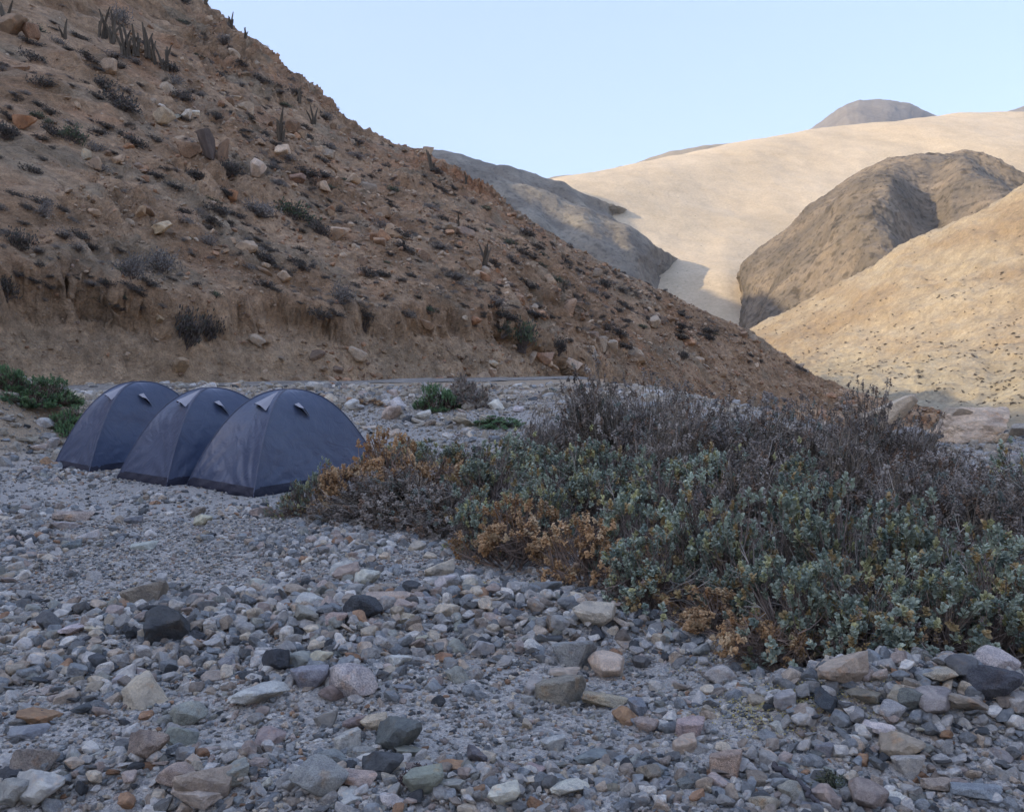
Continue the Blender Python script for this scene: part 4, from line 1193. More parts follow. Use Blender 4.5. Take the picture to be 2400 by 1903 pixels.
def shrub_parts(seed, R, H, nsprig, kind, nstem=16, flowers=0):
    r = np.random.default_rng(seed)
    # main stems
    az = r.uniform(0, 2 * math.pi, nstem); el = np.arcsin(r.uniform(.08, .98, nstem))
    sd_ = np.stack([np.cos(az) * np.cos(el), np.sin(az) * np.cos(el), np.sin(el)], -1)
    root = np.stack([r.normal(0, .07 * R, nstem), r.normal(0, .07 * R, nstem), np.full(nstem, -.03)], -1)
    lump = lambda d: 0.84 + 0.42 * fbm(d * 2.3 + seed, 3)
    dim = np.array([R, R, H])
    end = sd_ * dim * (lump(sd_) * .82)[:, None]
    mid = root * .5 + end * .5 + r.normal(0, .09 * R, (nstem, 3)); mid[:, 2] = np.maximum(mid[:, 2] * .8, .02)
    A, B, ra, rb = [], [], [], []
    def curve(p0, p1, p2, r0, r1, k):
        prev = p0
        for i in range(1, k + 1):
            t = i / k
            q = (1 - t) ** 2 * p0 + 2 * t * (1 - t) * p1 + t * t * p2
            A.append(prev); B.append(q)
            ra.append(np.full(len(p0), r0 + (r1 - r0) * (t - 1 / k))); rb.append(np.full(len(p0), r0 + (r1 - r0) * t))
            prev = q
    curve(root, mid, end, .010, .004, 5)
    # sprigs over the shell, gathered in clumps
    nc = max(10, nsprig // (20 if kind in 'GO' else 12))
    ca = r.uniform(0, 2 * math.pi, nc); ce = np.arcsin(r.uniform(.02, 1, nc))
    cd = np.stack([np.cos(ca) * np.cos(ce), np.sin(ca) * np.cos(ce), np.sin(ce)], -1)
    ci = r.integers(0, nc, nsprig)
    d = unit(cd[ci] + r.normal(0, .15 if kind in 'GO' else .13, (nsprig, 3)))
    crad = r.uniform(.66, 1.12, nc)
    d[:, 2] = np.abs(d[:, 2])
    rad = lump(cd)[ci] * (r.uniform(.70, .98, nsprig) if kind == 'D' else crad[ci] * (1 - .22 * r.random(nsprig) ** 2))
    T = d * dim * rad[:, None]
    T[:, 2] = np.maximum(T[:, 2], .02)
    si = np.argmax(d @ sd_.T + r.normal(0, .1, (nsprig, nstem)), axis=1)
    ts = r.uniform(.35, .85, nsprig)[:, None]
    p0 = (1 - ts) ** 2 * root[si] + 2 * ts * (1 - ts) * mid[si] + ts * ts * end[si]
    p1 = (p0 + T) / 2 + r.normal(0, .05 * R, (nsprig, 3)) - np.array([0, 0, .04 * R])
    curve(p0, p1, T, .0038, .0018, 3)
    # bare twigs inside
    nb = nsprig // 2
    bi = r.integers(0, nsprig, nb)
    q0 = p0[bi] * .4 + T[bi] * .6
    q1 = q0 + unit(r.normal(0, 1, (nb, 3)) + d[bi] * 1.2) * r.uniform(.05, .16, (nb, 1)) * (R / .5)
    q1[:, 2] = np.maximum(q1[:, 2], .01)
    A.append(q0); B.append(q1); ra.append(np.full(nb, .0026)); rb.append(np.full(nb, .0012))
    A = np.concatenate(A); B = np.concatenate(B); ra = np.concatenate(ra); rb = np.concatenate(rb)
    tv, tf = segs_mesh(A, B, ra * (R / .5) ** .5, rb * (R / .5) ** .5)
    bare = None
    if kind in 'DG':
        nb2 = 12 if kind == 'D' else 5
        az2 = r.uniform(0, 6.28, nb2); el2 = r.uniform(.15, 1.1, nb2)
        dv = np.stack([np.cos(az2) * np.cos(el2), np.sin(az2) * np.cos(el2), np.sin(el2)], -1)
        e2 = dv * dim * r.uniform(.9, 1.14, (nb2, 1)); r0 = r.normal(0, .06 * R, (nb2, 3)); r0[:, 2] = 0
        m2 = e2 * .5 + np.column_stack([r.normal(0, .14 * R, (nb2, 2)), r.uniform(-.02, .16, nb2) * H])
        BA, BB, b0, b1 = [], [], [], []
        prev = r0
        for i2 in range(1, 7):
            t2 = i2 / 6
            q2 = (1 - t2) ** 2 * r0 + 2 * t2 * (1 - t2) * m2 + t2 * t2 * e2 + r.normal(0, .008, (nb2, 3))
            BA.append(prev); BB.append(q2); b0.append(np.full(nb2, .0075 * (1.12 - t2))); b1.append(np.full(nb2, .0075 * (.97 - t2) + .001))
            if i2 in (3, 4, 5):
                for _ in range(2):
                    s2 = q2 + unit(dv + r.normal(0, .7, (nb2, 3))) * r.uniform(.08, .2, (nb2, 1)) * (R / .5)
                    s2[:, 2] = np.maximum(s2[:, 2], .01)
                    BA.append(q2); BB.append(s2); b0.append(np.full(nb2, .003)); b1.append(np.full(nb2, .0013))
            prev = q2
        bv, bf = segs_mesh(np.concatenate(BA), np.concatenate(BB), np.concatenate(b0), np.concatenate(b1), 4)
        bare = (bv, [bf], np.tile((.40, .36, .31), (len(bv), 1)) * r.uniform(.75, 1.15, (len(bv) // 8, 1)).repeat(8, 0), M['twig'])
    tc = {'G': (.20, .16, .135), 'D': (.235, .20, .155), 'O': (.22, .165, .13), 'N': (.12, .09, .07)}[kind]
    tt = np.asarray(tc)[None] * r.uniform(.65, 1.5, (len(A), 1)).repeat(6, 0)
    out = {'branches': (tv, [tf], tt, M['twig'])}
    if bare:
        out['bare_branches'] = bare
    sdir = unit(T - p1)
    sdir = unit(sdir + np.array([0, 0, .35 if kind in 'DO' else .5]) + r.normal(0, .45 if kind in 'DO' else .15, (nsprig, 3)))
    low = T[:, 2] / (H + 1e-6)
    def sprigs(idx, per, L0, L1, wr, spread, stem, cup, colf):
        m = len(idx)
        I = np.repeat(idx, per)
        k = np.tile(np.arange(per), m)
        fr = (k + .5) / per
        a = k * 2.4 + np.repeat(r.uniform(0, 6.28, m), per)
        ax = sdir[I]
        h = unit(np.cross(ax, unit(r.normal(size=(m, 3)))[np.repeat(np.arange(m), per)]))
        w = np.cross(ax, h)
        o = h * np.cos(a)[:, None] + w * np.sin(a)[:, None]
        P = T[I] + ax * ((fr - .6) * stem)[:, None] + r.normal(0, .004, (len(I), 3))
        sp = (spread * (1.15 - .75 * fr))[:, None]
        Dl = unit(ax + o * sp + r.normal(0, .18, (len(I), 3)))
        Nl = unit(ax * 1.0 - o * .6 + r.normal(0, .25, (len(I), 3)))
        L = r.uniform(L0, L1, len(I)) * (1.1 - .35 * fr)
        V, tri, quad = leaves_mesh(P, Dl, Nl, L, L * wr, cup, r)
        c = colf(m)[np.repeat(np.arange(m), per)] * r.uniform(.8, 1.22, (len(I), 1))
        return V, [tri, quad], np.repeat(c, 6, 0), M['leaf']
    def pick(cols, ws):
        cols = np.asarray(cols)
        return lambda m: cols[r.choice(len(cols), m, p=ws)] * r.uniform(.85, 1.15, (m, 1))
    allI = np.arange(nsprig)
    if kind == 'G':
        dry = r.random(nsprig) < (.20 + .42 * (low < .38))
        out['foliage'] = sprigs(allI[~dry], 12, .029, .045, .68, 1.0, .06, .24,
                                pick([(.30, .345, .27), (.38, .43, .33), (.19, .235, .19), (.44, .43, .23), (.40, .30, .15)], [.32, .27, .16, .16, .09]))
        out['dry_leaves'] = sprigs(allI[dry], 10, .014, .024, .6, 1.3, .05, .35,
                                   pick([(.26, .175, .10), (.20, .155, .125), (.38, .26, .11), (.15, .12, .11)], [.3, .35, .15, .2]))
        if flowers:
            fi = r.choice(allI[(~dry) & (low > .3)], flowers, replace=False)
            m = len(fi); I = np.repeat(fi, 5); k = np.tile(np.arange(5), m)
            ax = unit(sdir[I] + d[I]); h = unit(np.cross(ax, np.array([[.3, .8, .1]]))); w = np.cross(ax, h)
            a = k * 2 * math.pi / 5
            o = h * np.cos(a)[:, None] + w * np.sin(a)[:, None]
            P = T[I] + ax * .032
            V, tri, quad = leaves_mesh(P, o + ax * .35, ax, np.full(len(I), .013), np.full(len(I), .007), .1, r)
            out['flowers'] = (V, [tri, quad], np.full((len(V), 3), (.72, .74, .52)), M['leaf'])
    elif kind == 'O':
        out['dry_leaves'] = sprigs(allI[low > .12], 20, .013, .026, .85, 1.9, .055, .5,
                                   pick([(.52, .33, .17), (.42, .27, .14), (.60, .44, .26), (.32, .23, .155)], [.42, .25, .2, .13]))
    elif kind == 'D':
        out['dry_leaves'] = sprigs(allI, 16, .017, .036, .70, 2.4, .08, .45,
                                   pick([(.29, .25, .21), (.21, .18, .155), (.40, .36, .31), (.23, .155, .105), (.20, .225, .19)], [.36, .3, .14, .12, .08]))
    elif kind == 'N':
        out['foliage'] = sprigs(allI, 18, .018, .036, .5, 1.3, .07, .15,
                                pick([(.15, .26, .12), (.11, .20, .10), (.20, .31, .14)], [.45, .3, .25]))
    return out

PROTO = {}
def shrub_proto(key, seed, R, H, n, kind, **kw):
    parts = shrub_parts(seed, R, H, n, kind, **kw)
    PROTO[key] = (R, H, {pn: mesh_np(pn, v, f, m, smooth=False, tint=t) for pn, (v, f, t, m) in parts.items()})
for i in range(3):
    shrub_proto(f'G{i}', 40 + i, .5, .65, 460, 'G', flowers=5)
    shrub_proto(f'D{i}', 50 + i, .6, .65, 620, 'D', nstem=22)
    shrub_proto(f'O{i}', 60 + i, .42, .5, 260, 'O')
for i in range(2):
    shrub_proto(f'GT{i}', 80 + i, .6, 1.0, 540, 'G', flowers=6)
    shrub_proto(f'DT{i}', 90 + i, .78, 1.25, 1500, 'D', nstem=26)
shrub_proto('N0', 70, .5, .5, 620, 'N')
shrub_proto('N1', 71, .5, .5, 620, 'N')

def place_shrub(key, loc, R, H, label, cat='shrub', group=None, name='shrub', yaw=None):
    R0, H0, parts = PROTO[key]
    e = link(name, None, label=label, category=cat)
    if group:
        e['group'] = group
    e.location = loc
    e.rotation_euler = (0, 0, random.uniform(0, 6.28) if yaw is None else yaw)
    e.scale = (R / R0 * random.uniform(.9, 1.12), R / R0 * random.uniform(.9, 1.12), H / H0)
    if name == 'shrub':
        e.rotation_euler = (random.gauss(.10, .10), random.gauss(0, .10), e.rotation_euler[2])
    for pn, me in parts.items():
        link(pn, me, e)
    return e

# the thicket: photo column, distance, kind, spread, height, label
THICKET = [
    (690, 9.2, 'G', .22, .36, 'small pale green sprig shrub at the left tip of the thicket before the nearest tent'),
    (742, 9.6, 'G', .26, .50, 'grey green sprig shrub against the right corner of the nearest tent'),
    (812, 9.4, 'O', .50, .78, 'orange topped dry shrub hiding the foot of the nearest tent'),
    (880, 8.9, 'D', .55, .50, 'low tangle of bare brown twigs under the left orange shrub'),
    (985, 9.4, 'O', .60, .98, 'tall orange dry shrub right of the one at the tent'),
    (960, 8.7, 'D', .60, .58, 'bare brown twiggy shrub below the tall orange one'),
    (900, 10.0, 'O', .48, .88, 'orange dry shrub between the tall one and the one hiding the tent'),
    (1060, 8.3, 'D', .50, .48, 'flat sprawl of dead stems above the dark slate slab'),
    (930, 11.0, 'G', .50, .75, 'blue green shrub peeping out behind the orange ones'),
    (1090, 10.2, 'G', .60, .88, 'blue green shrub right of the tall orange one'),
    (1150, 8.5, 'G', .58, .80, 'yellowish green shrub above the lower orange clump'),
    (1130, 7.4, 'G', .36, .56, 'green shrub tip hanging over the dark slate slab'),
    (1205, 6.85, 'O', .46, .62, 'bright orange clump at the inner bend of the thicket edge'),
    (1260, 7.4, 'G', .45, .72, 'green shrub directly behind the bright orange clump'),
    (1230, 10.3, 'G', .60, .92, 'blue green shrub in the back left of the thicket'),
    (1240, 12.2, 'D', .38, 1.05, 'thin dry shrub sticking up beside the road, left of the grey mass'),
    (1310, 9.2, 'G', .62, .98, 'blue green shrub with white buds in the left middle of the thicket'),
    (1330, 11.2, 'D', .55, 1.25, 'pale flecked dry shrub at the left end of the grey mass'),
    (1385, 6.2, 'O', .38, .56, 'orange clump with upright tufts right of the bright orange one'),
    (1370, 7.9, 'G', .55, .92, 'leafy green shrub behind the upright orange tufts'),
    (1440, 10.4, 'D', .80, 1.56, 'tallest grey dead shrub on the skyline of the thicket'),
    (1545, 10.6, 'D', .78, 1.50, 'grey dead shrub right of the tallest one'),
    (1430, 8.8, 'G', .60, 1.08, 'blue green shrub below the tallest grey one'),
    (1485, 6.7, 'G', .50, .78, 'blue green shrub with star flowers right of the orange tufts'),
    (1520, 5.85, 'G', .40, .50, 'yellow green low shrub drooping over dark twigs'),
    (1560, 7.8, 'G', .60, 1.02, 'dense blue green shrub in the heart of the thicket'),
    (1560, 9.2, 'D', .60, 1.22, 'grey twiggy shrub in the upper middle of the thicket'),
    (1650, 9.8, 'D', .78, 1.36, 'purplish dead shrub in the middle of the back row'),
    (1650, 6.3, 'G', .54, .80, 'green shrub above the trailing pale branch'),
    (1650, 8.1, 'G', .55, 1.08, 'blue green patch amid grey shrubs, upper middle'),
    (1690, 5.35, 'O', .36, .30, 'low orange shrub trailing on the ground with a pale stem'),
    (1745, 5.75, 'G', .46, .72, 'dark green shrub behind the front orange clump'),
    (1745, 7.1, 'D', .60, .95, 'brown shaded twiggy shrub in the right middle'),
    (1770, 9.4, 'D', .80, 1.30, 'purplish dead shrub right of centre in the back row'),
    (1790, 4.95, 'O', .27, .44, 'brightest orange clump beside the smooth bluish white boulder'),
    (1850, 5.2, 'G', .42, .62, 'green shrub with yellowish tips just right of the brightest orange clump'),
    (1870, 6.2, 'G', .50, .82, 'grey green shrub rising behind the yellowish tipped one'),
    (1880, 8.9, 'D', .75, 1.26, 'dead shrub with bundled upright stems, right back row'),
    (1880, 7.5, 'G', .55, 1.02, 'blue green shrub under the bundled upright stems'),
    (1950, 4.95, 'G', .38, .58, 'green shrub overhanging the broad beige boulder'),
    (1990, 5.8, 'G', .50, .80, 'blue green shrub with a starry flower, right foreground'),
    (2035, 8.9, 'D', .60, 1.40, 'dark bushy shrub sticking up highest at the right, before the sunlit hill'),
    (2000, 7.6, 'D', .62, 1.05, 'pale stemmed twiggy shrub below the highest right hand one'),
    (2130, 9.0, 'D', .42, 1.12, 'slender dry shrub in front of the cream boulder'),
    (2070, 4.95, 'G', .40, .58, 'silvery green shrub above the small beige cube'),
    (2120, 5.9, 'G', .48, .78, 'grey green shrub in the right foreground, second row'),
    (2130, 7.0, 'D', .60, .92, 'tangle of pale dead branches in the right middle'),
    (2180, 8.1, 'D', .60, .80, 'dusty low shrub under the terrace of grey gravel'),
    (2190, 4.9, 'G', .40, .55, 'silvery green shrub behind the right hand heap of stones'),
    (2250, 5.7, 'G', .48, .74, 'blue green shrub above the rounded dark boulder'),
    (2290, 8.2, 'D', .60, .78, 'dusty grey shrub near the right edge below the tan boulder'),
    (2290, 6.9, 'D', .58, .80, 'grey brown shrub in the far right middle'),
    (2330, 4.95, 'G', .42, .56, 'green shrub leaning on the pale boulder at the right'),
    (2390, 5.8, 'G', .50, .74, 'blue green shrub cut by the right edge of the view'),
    (2400, 7.6, 'D', .60, .78, 'grey shrub cut by the right edge, behind the green one'),
    (2400, 9.3, 'G', .55, .72, 'rusty green shrub at the right edge nearest the terrace'),
    (2470, 5.2, 'G', .46, .60, 'green shrub just leaving the view at the lower right'),
]
for i, (px, Y, kd, R, H, lab) in enumerate(THICKET):
    if Y < 6.8 and px > 1400:
        Y -= .42
        R *= 1.06
    x = float(at(px, 900, Y)[0])
    z = float(gz(x, Y))
    key = f'{kd}{i % 3}'
    if kd == 'G' and H > .84:
        key = f'GT{i % 2}'
    if kd == 'D' and H > 1.0:
        key = f'DT{i % 2}'
    place_shrub(key, (x, Y, z), R * (1.0 if kd == 'G' and Y < 8 else 1.12), H, lab, group='shrubs of the thicket')

for (px, Y, key, R, H, lab) in [
    (1022, 18.6, 'N0', .62, .62, 'fresh green bush on pale rubble beside the road'),
    (1100, 18.9, 'D1', .55, .60, 'brownish dry bush joined to the right of the fresh green one'),
    (1165, 17.2, 'N1', .65, .24, 'flat spreading green bush among pale stones, right of the dry one'),
    (1085, 21.0, 'D2', .40, .62, 'dry bush with brown tops right at the road edge'),
    (95, 16.4, 'N0', .85, .62, 'dark green bush crowning the earth mound at the left'),
    (165, 15.9, 'N1', .42, .55, 'green bush hanging down the right side of the earth mound'),
    (15, 16.2, 'N0', .42, .50, 'green bush at the left edge of the earth mound'),
    (870, 19.0, 'O1', .50, .26, 'straw coloured low tuft among rubble behind the nearest tent')]:
    x = float(at(px, 900, Y)[0])
    place_shrub(key, (x, Y, float(gz(x, Y)) - .03), R, H, lab, name='bush', cat='bush')

# spiny clump, leafy dry tuft, sticks
def small_tuft(px, py, R, H, cols, label, name, cat, n=120):
    p = on_ground(px, py)[0]
    r = np.random.default_rng(int(px))
    d = unit(np.stack([r.normal(0, 1, n), r.normal(0, 1, n), np.abs(r.normal(0, .9, n)) + .1], -1))
    A = d * R * .25; B = d * np.array([R, R, H]) * r.uniform(.7, 1.1, (n, 1))
    Mid = (A + B) / 2 + r.normal(0, R * .12, (n, 3))
    v, f = segs_mesh(np.concatenate([A, Mid]), np.concatenate([Mid, B]), np.full(2 * n, .0022), np.full(2 * n, .001))
    t = np.asarray(cols)[r.integers(0, len(cols), 2 * n)].repeat(6, 0)
    e = link(name, None, label=label, category=cat)
    e.location = (p[0], p[1], p[2])
    link('stems', mesh_np('stems', v, f, M['twig'], smooth=False, tint=t), e)
    k = n * 2
    ii = r.integers(0, n, k)
    V, tri, quad = leaves_mesh(B[ii] * r.uniform(.5, 1, (k, 1)), unit(r.normal(size=(k, 3))), unit(r.normal(size=(k, 3))), np.full(k, R * .18), np.full(k, R * .07), .3, r)
    link('dry_leaves', mesh_np('dry_leaves', V, [tri, quad], M['leaf'], smooth=False, tint=np.repeat(np.asarray(cols)[r.integers(0, len(cols), k)], 6, 0)), e)
small_tuft(978, 1838, .075, .075, [(.07, .05, .05), (.14, .09, .08), (.10, .08, .08)], 'spiny dark brown clump between stones at the bottom centre', 'dry_tuft', 'dry plant', 200)
small_tuft(1945, 1850, .085, .07, [(.10, .12, .08), (.16, .17, .11), (.06, .06, .05)], 'dark olive leafy tuft beside the reddish stone, lower right', 'dry_tuft', 'dry plant', 160)

def stick(name, pts, r0, r1, col, label, branches=(), lift=.02):
    P = on_ground([p[0] for p in pts], [p[1] for p in pts]) if len(pts[0]) == 2 else np.array(pts)
    P = P.copy(); P[:, 2] += lift
    k = 18
    t = np.linspace(0, len(P) - 1, k)
    C = np.stack([np.interp(t, np.arange(len(P)), P[:, c]) for c in range(3)], -1)
    for _ in range(2):
        C[1:-1] = (C[:-2] + 2 * C[1:-1] + C[2:]) / 4
    C += np.random.default_rng(3).normal(0, r0 * .5, C.shape)
    o0 = C[0].copy()
    ra = np.linspace(r0, r1, k)
    A = [C[:-1]]; B = [C[1:]]; RA = [ra[:-1]]; RB = [ra[1:]]
    for (fr, dx, dy, dz) in branches:
        s0 = C[int(fr * (k - 1))]
        e0 = s0 + np.array([dx, dy, dz]); m0 = (s0 + e0) / 2 + np.array([.01, 0, .012])
        A.append(np.array([s0, m0])); B.append(np.array([m0, e0])); RA.append(np.array([r1 * 1.4, r1])); RB.append(np.array([r1, r1 * .6]))
    v, f = segs_mesh(np.concatenate(A), np.concatenate(B), np.concatenate(RA), np.concatenate(RB), 6)
    me = mesh_np(name, v - o0, f, M['twig'], tint=np.tile(np.asarray(col), (len(v), 1)))
    o = link(name, me, label=label, category='stick')
    o.location = o0
stick('stick', [(1808, 1815), (1850, 1850), (1900, 1890), (1925, 1925)], .012, .008, (.075, .07, .075), 'dark curved stick lying among stones, lower right', lift=.05)
tp = at([425, 465, 500, 545], [1862, 1868, 1855, 1850], 3.15)
stick('twig', [tuple(q) for q in tp], .0035, .002, (.50, .50, .50), 'bare whitish twig before the largest foreground block', branches=[(.45, .06, 0, .03), (.6, -.03, 0, -.05), (.7, .05, .01, -.03), (.3, .03, 0, .04)], lift=0)
tp = at([1640, 1700, 1760, 1830], [1440, 1438, 1428, 1418], 5.0)
stick('branch', [tuple(q) for q in tp], .009, .005, (.42, .37, .34), 'pale trailing branch at the foot of the thicket by the orange leaves', branches=[(.3, .10, .02, .06), (.5, -.10, .02, .05), (.75, .12, .0, -.05), (.6, .05, 0, .10)], lift=0)

# ------------------------------------------------------------------ tents
def cloth_mat(name, col, rough, sheen=.0, weave=260):
    m, nt, b = new_mat(name)
    v = coords(nt)
    n = ramp(nt, noise(nt, v, 2.5, 4, 0.6), [(0.3, (0.90, 0.90, 0.92)), (0.7, (1.10, 1.08, 1.06))])
    c = mixc(nt, 1.0, col, n, 'MULTIPLY')
    dust = ramp(nt, noise(nt, v, 9, 5, 0.7), [(0.5, (0, 0, 0)), (0.8, (.09, .09, .09))])
    c = mixc(nt, dust, c, (.24, .22, .20))
    nt.links.new(c, b.inputs['Base Color'])
    b.inputs['Roughness'].default_value = rough
    b.inputs['Specular IOR Level'].default_value = .5
    b.inputs['Sheen Weight'].default_value = sheen
    p = bump(nt, b, noise(nt, v, 5, 3, 0.5, 1.2), .35, .03)
    bump(nt, b, noise(nt, v, 26, 3, 0.6), .25, .006, p)
    return m
M['fly'] = cloth_mat('tent_nylon', (.056, .078, .135), .33, .05)
M['flap'] = cloth_mat('vent_nylon', (.34, .335, .36), .5)
M['skirt'] = cloth_mat('tent_floor_cloth', (.008, .011, .030), .6)
M['dark'] = cloth_mat('vent_mesh', (.015, .015, .02), .8)
M['seam'] = cloth_mat('seam_tape', (.085, .10, .15), .45)

def tent(NX, NY, ang, LW, LL, H, label, seed, px_lift=0.0, wear=1.0):
    """dome tent on two crossed poles; N is the corner nearest the camera"""
    r = np.random.default_rng(seed)
    a = math.radians(ang)
    eL = np.array([-math.sin(a), math.cos(a)]) * LW
    eR = np.array([math.cos(a), math.sin(a)]) * LL
    c = np.array([NX, NY]) + (eL + eR) / 2
    zc = float(gz(c[0], c[1]))
    root = link('tent', None, label=label, category='tent', group='dome tents pitched on the gravel')
    root.location = (c[0], c[1], zc)
    cor = [-(eL + eR) / 2, (eL - eR) / 2, (eL + eR) / 2, (-eL + eR) / 2]     # N, L, back, R
    gzr = lambda x, y: gz(x + c[0], y + c[1]) - zc
    cor3 = [np.array([q[0], q[1], float(gzr(q[0], q[1]))]) for q in cor]
    prof = 2.25
    z0 = .075
    def surf(A, B, e, rr, out=0.0):
        base = A[None] * (1 - e[:, None]) + B[None] * e[:, None]
        sag = 1 - .075 * 4 * e * (1 - e) * np.sin(np.clip(rr, 0, 1) * math.pi) ** .7
        xy = base[:, :2] * (rr * sag)[:, None]
        z = base[:, 2] * rr + H * (1 - rr ** prof)
        return np.column_stack([xy, z])
    for k in range(4):
        A, B = cor3[k], cor3[(k + 1) % 4]
        ne, nr = 46, 60
        e = np.linspace(0, 1, ne)
        rtop = (1 - z0 / H) ** (1 / prof)
        rr = (1 - np.linspace(0, 1, nr) ** 1.0) * rtop
        E_, R_ = np.meshgrid(e, rr)
        P = surf(A, B, E_.ravel(), R_.ravel()).reshape(nr, ne, 3)
        n = grid_normals(P)
        cx = P.mean((0, 1)); outv = np.sign((n[nr // 3, ne // 2][:2] @ cx[:2]))
        n = n * (outv if outv != 0 else 1)
        # tension folds running out of the two lower corners, slack near the hem
        q = P.reshape(-1, 3)
        w = 0
        for cc, es in ((A, 1), (B, -1)):
            dv = q - cc
            dist = np.linalg.norm(dv, axis=1)
            edge = unit((B - A)[None]) * es
            th = np.arctan2(dv[:, 2], np.abs((dv * edge).sum(1)) + 1e-3)
            w = w + np.exp(-((dist - .30) / .36) ** 2) * np.sin(th * 17 + 3 * perlin(q * 2.2 + seed)) * .009 * wear
        w = w + .010 * perlin(q * np.array([1.7, 1.7, 3.0]) + seed * 3.1) + .004 * perlin(q * 7 + seed)
        rel = (np.sin(np.pi * E_) ** .5).ravel() * np.clip(1.15 - R_.ravel() * .1, 0, 1)
        q = q + n.reshape(-1, 3) * (w * rel)[:, None]
        Q = q.reshape(nr, ne, 3)
        Q[0, :, 2] += .012 * np.sin(E_[0] * 9 + seed) * np.sin(np.pi * E_[0]) + .010 * perlin(np.column_stack([E_[0] * 6, E_[0] * 0 + seed, E_[0] * 0]))
        me = mesh_np('fly_panel', Q.reshape(-1, 3), grid_faces(nr, ne), M['fly'])
        link('fly_panel', me, root)
        # floor cloth showing below the hem
        es = np.linspace(0, 1, 30)
        base = A[None] * (1 - es[:, None]) + B[None] * es[:, None]
        rows = []
        for (rad, zz) in ((.995, -.02), (1.0, .012), (.99, .045), (.96, .11)):
            p = base * np.array([rad, rad, 1]); p[:, 2] = base[:, 2] + zz
            p[:, :2] *= 1 + .008 * np.sin(es * 23 + seed + zz * 50)[:, None]
            rows.append(p)
        link('floor_cloth', mesh_np('floor_cloth', np.concatenate(rows), grid_faces(4, 30), M['skirt']), root)
    # pole sleeves along the seams
    for k in range(4):
        A = cor3[k]
        t = np.linspace(0, 1, 34)
        rr = (1 - t)
        p = A[None, :] * rr[:, None]
        p[:, 2] = A[2] * rr + H * (1 - rr ** prof) + .004
        v, f = segs_mesh(p[:-1], p[1:], np.full(33, .0075), np.full(33, .0075), 6)
        link('pole_sleeve', mesh_np('pole_sleeve', v, f, M['seam']), root)
    # vents: a stiffened triangular hood over a dark mesh opening
    def vent(k, e0, r0, e1, r1, r1b, half, out):
        A, B = cor3[k], cor3[(k + 1) % 4]
        def S_(e, rr_, o):
            p = surf(A, B, np.array([e]), np.array([rr_]))[0]
            pe = surf(A, B, np.array([e + .01]), np.array([rr_]))[0]
            pr = surf(A, B, np.array([e]), np.array([rr_ + .01]))[0]
            nn = np.cross(pe - p, pr - p); nn /= np.linalg.norm(nn)
            if nn @ np.array([p[0], p[1], .3]) < 0:
                nn = -nn
            return p + nn * o
        T = S_(e0, r0, .012)
        Lp = S_(e1 - half, r1, .02); Rp = S_(e1 + half, r1b, .02)
        Mp = S_(e1 + half * .15, (r1 + r1b) / 2, out)
        m1 = (Lp + Mp) / 2 + np.array([0, 0, .016]); m2 = (Rp + Mp) / 2 - np.array([0, 0, .012])
        V = np.array([T, Lp, m1, Mp, m2, Rp])
        me = mesh_np('vent_flap', V, np.array([[0, 1, 2], [0, 2, 3], [0, 3, 4], [0, 4, 5]]), M['flap'], smooth=False)
        f = link('vent_flap', me, root)
        L2 = S_(e1 - half * .9, r1 - .01, .010); R2 = S_(e1 + half * .9, r1b - .01, .010)
        me = mesh_np('opening', np.array([T * .3 + L2 * .7, T * .3 + R2 * .7, R2, L2]), np.array([[0, 1, 2, 3]]), M['dark'], smooth=False)
        link('opening', me, f)
    vent(0, .30, .18, .40, .50, .46, .25, .11)
    vent(3, .56, .42, .56, .60, .44, .10, .10)
    vent(1, .5, .22, .5, .44, .44, .12, .08)
    vent(2, .5, .22, .5, .44, .44, .12, .08)
    return root
tent(-3.12, 10.62, 53, 1.38, 2.2, 1.26, 'nearest dome tent, at the right of the row with the orange shrub at its foot', 1)
tent(-4.43, 11.30, 48, 1.42, 2.1, 1.25, 'middle dome tent, partly hidden by the nearest one', 2, wear=1.25)
tent(-6.12, 12.75, 49, 1.22, 2.15, 1.29, 'leftmost dome tent, farthest back beside the earth mound', 3)

# ------------------------------------------------------------------ boulders at the right, beyond the thicket
def boulder(px, py, Y, wid, dep, hei, seed, colr, label, yaw=0, zoff=None, planes=9, rough=.05, sharp=24, tilt=0):
    me = rock_mesh('boulder', seed, 5, planes, sharp / 2.2, (1, 1, 1), rough, M['stone'], smooth=False)
    o = link('boulder', me, label=label, category='boulder', group='boulders beyond the thicket')
    p = at(px, py, Y)
    o.location = (p[0], Y, float(p[2]) + hei / 2 if zoff is None else zoff)
    o.scale = (wid / 2, dep / 2, hei / 2)
    o.rotation_euler = (0, tilt, yaw)
    o.color = (*colr, 1)
    return o
boulder(2278, 1040, 17.2, 1.55, .95, .72, 936, (.68, .55, .42), 'long tan boulder with a small rock on top, beyond the gravel terrace', .08, planes=9, rough=.10, sharp=30)
boulder(2245, 984, 17.1, .46, .40, .24, 902, (.54, .46, .36), 'small tan rock sitting on top of the long tan boulder', .4)
boulder(2385, 1040, 18.2, .60, .55, .42, 941, (.40, .36, .30), 'grey brown boulder right of the long tan boulder, at the edge of the view', .5)
boulder(2345, 1046, 16.6, .34, .30, .26, 942, (.56, .44, .31), 'orange tan block against the right end of the long tan boulder', .9)
boulder(2040, 1008, 20.5, .5, .45, .40, 943, (.50, .42, .32), 'small tan boulder left of the half hidden cream one', .9)
boulder(2092, 1010, 19.5, .85, .75, .82, 903, (.64, .54, .41), 'cream boulder half hidden by the slender dry shrub', .2)
boulder(2130, 1042, 15.5, .60, .50, .30, 904, (.34, .33, .32), 'grey rock on the left end of the gravel terrace', .2)
boulder(2175, 1040, 15.8, .35, .50, .20, 905, (.32, .32, .31), 'small grey rock left of the long tan boulder', 1.2)

